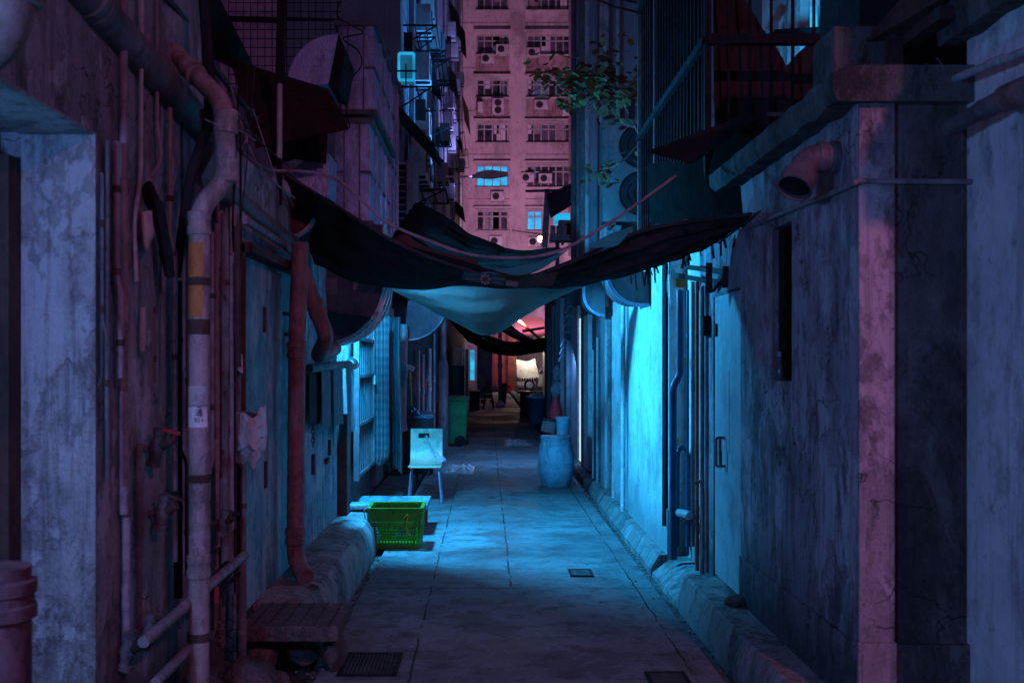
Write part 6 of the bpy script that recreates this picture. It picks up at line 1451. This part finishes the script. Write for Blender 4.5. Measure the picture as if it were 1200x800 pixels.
tag(MB().tube([P(320, 200, 6.2), P(390, 208, 6.2), P(450, 258, 6.2), (P(505, 283, 6.2)), P(555, 299, 6.2), P(610, 302, 6.2), P(655, 294, 6.2), P(700, 270, 6.2), P(745, 240, 6.3), P(792, 206, 6.4)], .009, 8, sm=6).build('hose', 'rope'), 'mauve hose slung across the alley over the canopy', 'hose')
tag(MB().tube([P(842, 285, 6.4), P(872, 262, 6.0), P(905, 237, 5.55), P(912, 232, 5.5)], .006, 6, sm=5).build('rope', 'cable'), 'rope tying the canopy corner to the right wall', 'rope')
random.seed(21)
t = thing('canopy_fringe', P(770, 330, 6.9), 'ragged torn fringe hanging from the right canopy edge', 'fringe')
m = MB()
for i in range(22):
    x = random.uniform(735, 880); y = 325 - (x - 745) * .40 ; L = random.uniform(4, 18); Yq = 7.0 - (x - 745) / 135 * .8
    a_, b_ = P(x, y - 4, Yq), P(x + random.uniform(-3, 3), y + L, Yq); MB().bar(a_, b_, random.uniform(.01, .05), .006).build('torn_strip', 'tarp_black', t, smooth=False)

# ------------------------------------------------------------------ lamps
def light(name, kind, loc, power, colr, size=.1, aim=None, spot=None, blend=.5, sy=None):
    l = bpy.data.lights.new(name, kind); l.energy = power; l.color = colr
    if kind == 'AREA':
        l.size = size
        if sy: l.shape = 'RECTANGLE'; l.size_y = sy
    else: l.shadow_soft_size = size
    if kind == 'SPOT': l.spot_size = R(spot); l.spot_blend = blend
    o = bpy.data.objects.new(name, l); o.location = loc; col.objects.link(o)
    if aim is not None: o.rotation_euler = (Vector(aim) - Vector(loc)).to_track_quat('-Z', 'Y').to_euler()
    return o
CY = (.028, .44, 1.0); PK = (1.0, .29, .62)
t = thing('tube_lamp', (-1.2, 9.14, 2.66), 'cyan tube lamp on the left wall hidden behind the canopy and exhaust elbow', 'lamp')
MB().box((-1.22, 8.95, 2.68), (-1.12, 9.35, 2.72)).build('lamp_housing', 'white_metal', t)
light('alley_lamp', 'POINT', (-1.04, 9.14, 2.56), 1150, CY, .10)
light('street_lamp', 'SPOT', (2.6, -2.0, 4.5), 520, PK, .08, (1.1, 5.0, 1.5), 62, 1.0)
light('doorway_lamp', 'POINT', (-1.5, 1.0, 2.0), 170, (.17, .36, 1.0), .12)
light('slit_lamp', 'AREA', (1.37, 16.4, 1.6), 120, (.10, .38, 1.0), .4, (0, 17, 0), sy=1.6)
light('tower_lamp', 'SPOT', (1.5, 44, 3.8), 8800, (1.0, .42, .88), .5, (1.5, 63, 12), 95, .6)
light('bulb_lamp', 'POINT', (2.4, 51.0, 7.2), 260, (1.0, .55, .35), .15)
light('street_end_lamp', 'POINT', (2.2, 55.5, 2.3), 180, (1.0, .90, .74), .2)
light('tenement_fill', 'SPOT', (.5, 17.6, 4.6), 850, (.05, .34, 1.0), .3, (-1.25, 18.6, 8.5), 125, .6)  # unseen lamp added in mid-air, standing in for light from the windows
light('tenement_fill', 'SPOT', (1.2, 30.0, 6.0), 1500, (.30, .30, 1.0), .3, (-1.25, 31.0, 11), 120, .6)  # second unseen lamp, added to brighten the far facade
light('flat_lamp', 'SPOT', (3.6, 9.3, 4.2), 220, CY, .2, (4.4, 11, 5.0), 90, .5)

w = bpy.data.worlds.new('World'); sc.world = w; w.use_nodes = True
bg = w.node_tree.nodes['Background']; bg.inputs[0].default_value = (.165, .088, .25, 1); bg.inputs[1].default_value = .44

cam = bpy.data.cameras.new('Camera'); co = bpy.data.objects.new('Camera', cam); col.objects.link(co)
co.location = (0, 0, EYE); co.rotation_euler = (R(90), 0, 0)
cam.sensor_width = 36; cam.lens = 36 * F / 1200; cam.shift_x = (600 - VX) / 1200; cam.shift_y = (VY - 400) / 1200
cam.clip_end = 500; cam.clip_start = .05
cam.dof.use_dof = True; cam.dof.focus_distance = 11; cam.dof.aperture_fstop = 4.0
sc.camera = co
sc.view_settings.view_transform = 'Standard'; sc.view_settings.look = 'None'; sc.view_settings.exposure = 0
sc.render.engine = 'CYCLES'; sc.cycles.use_denoising = True
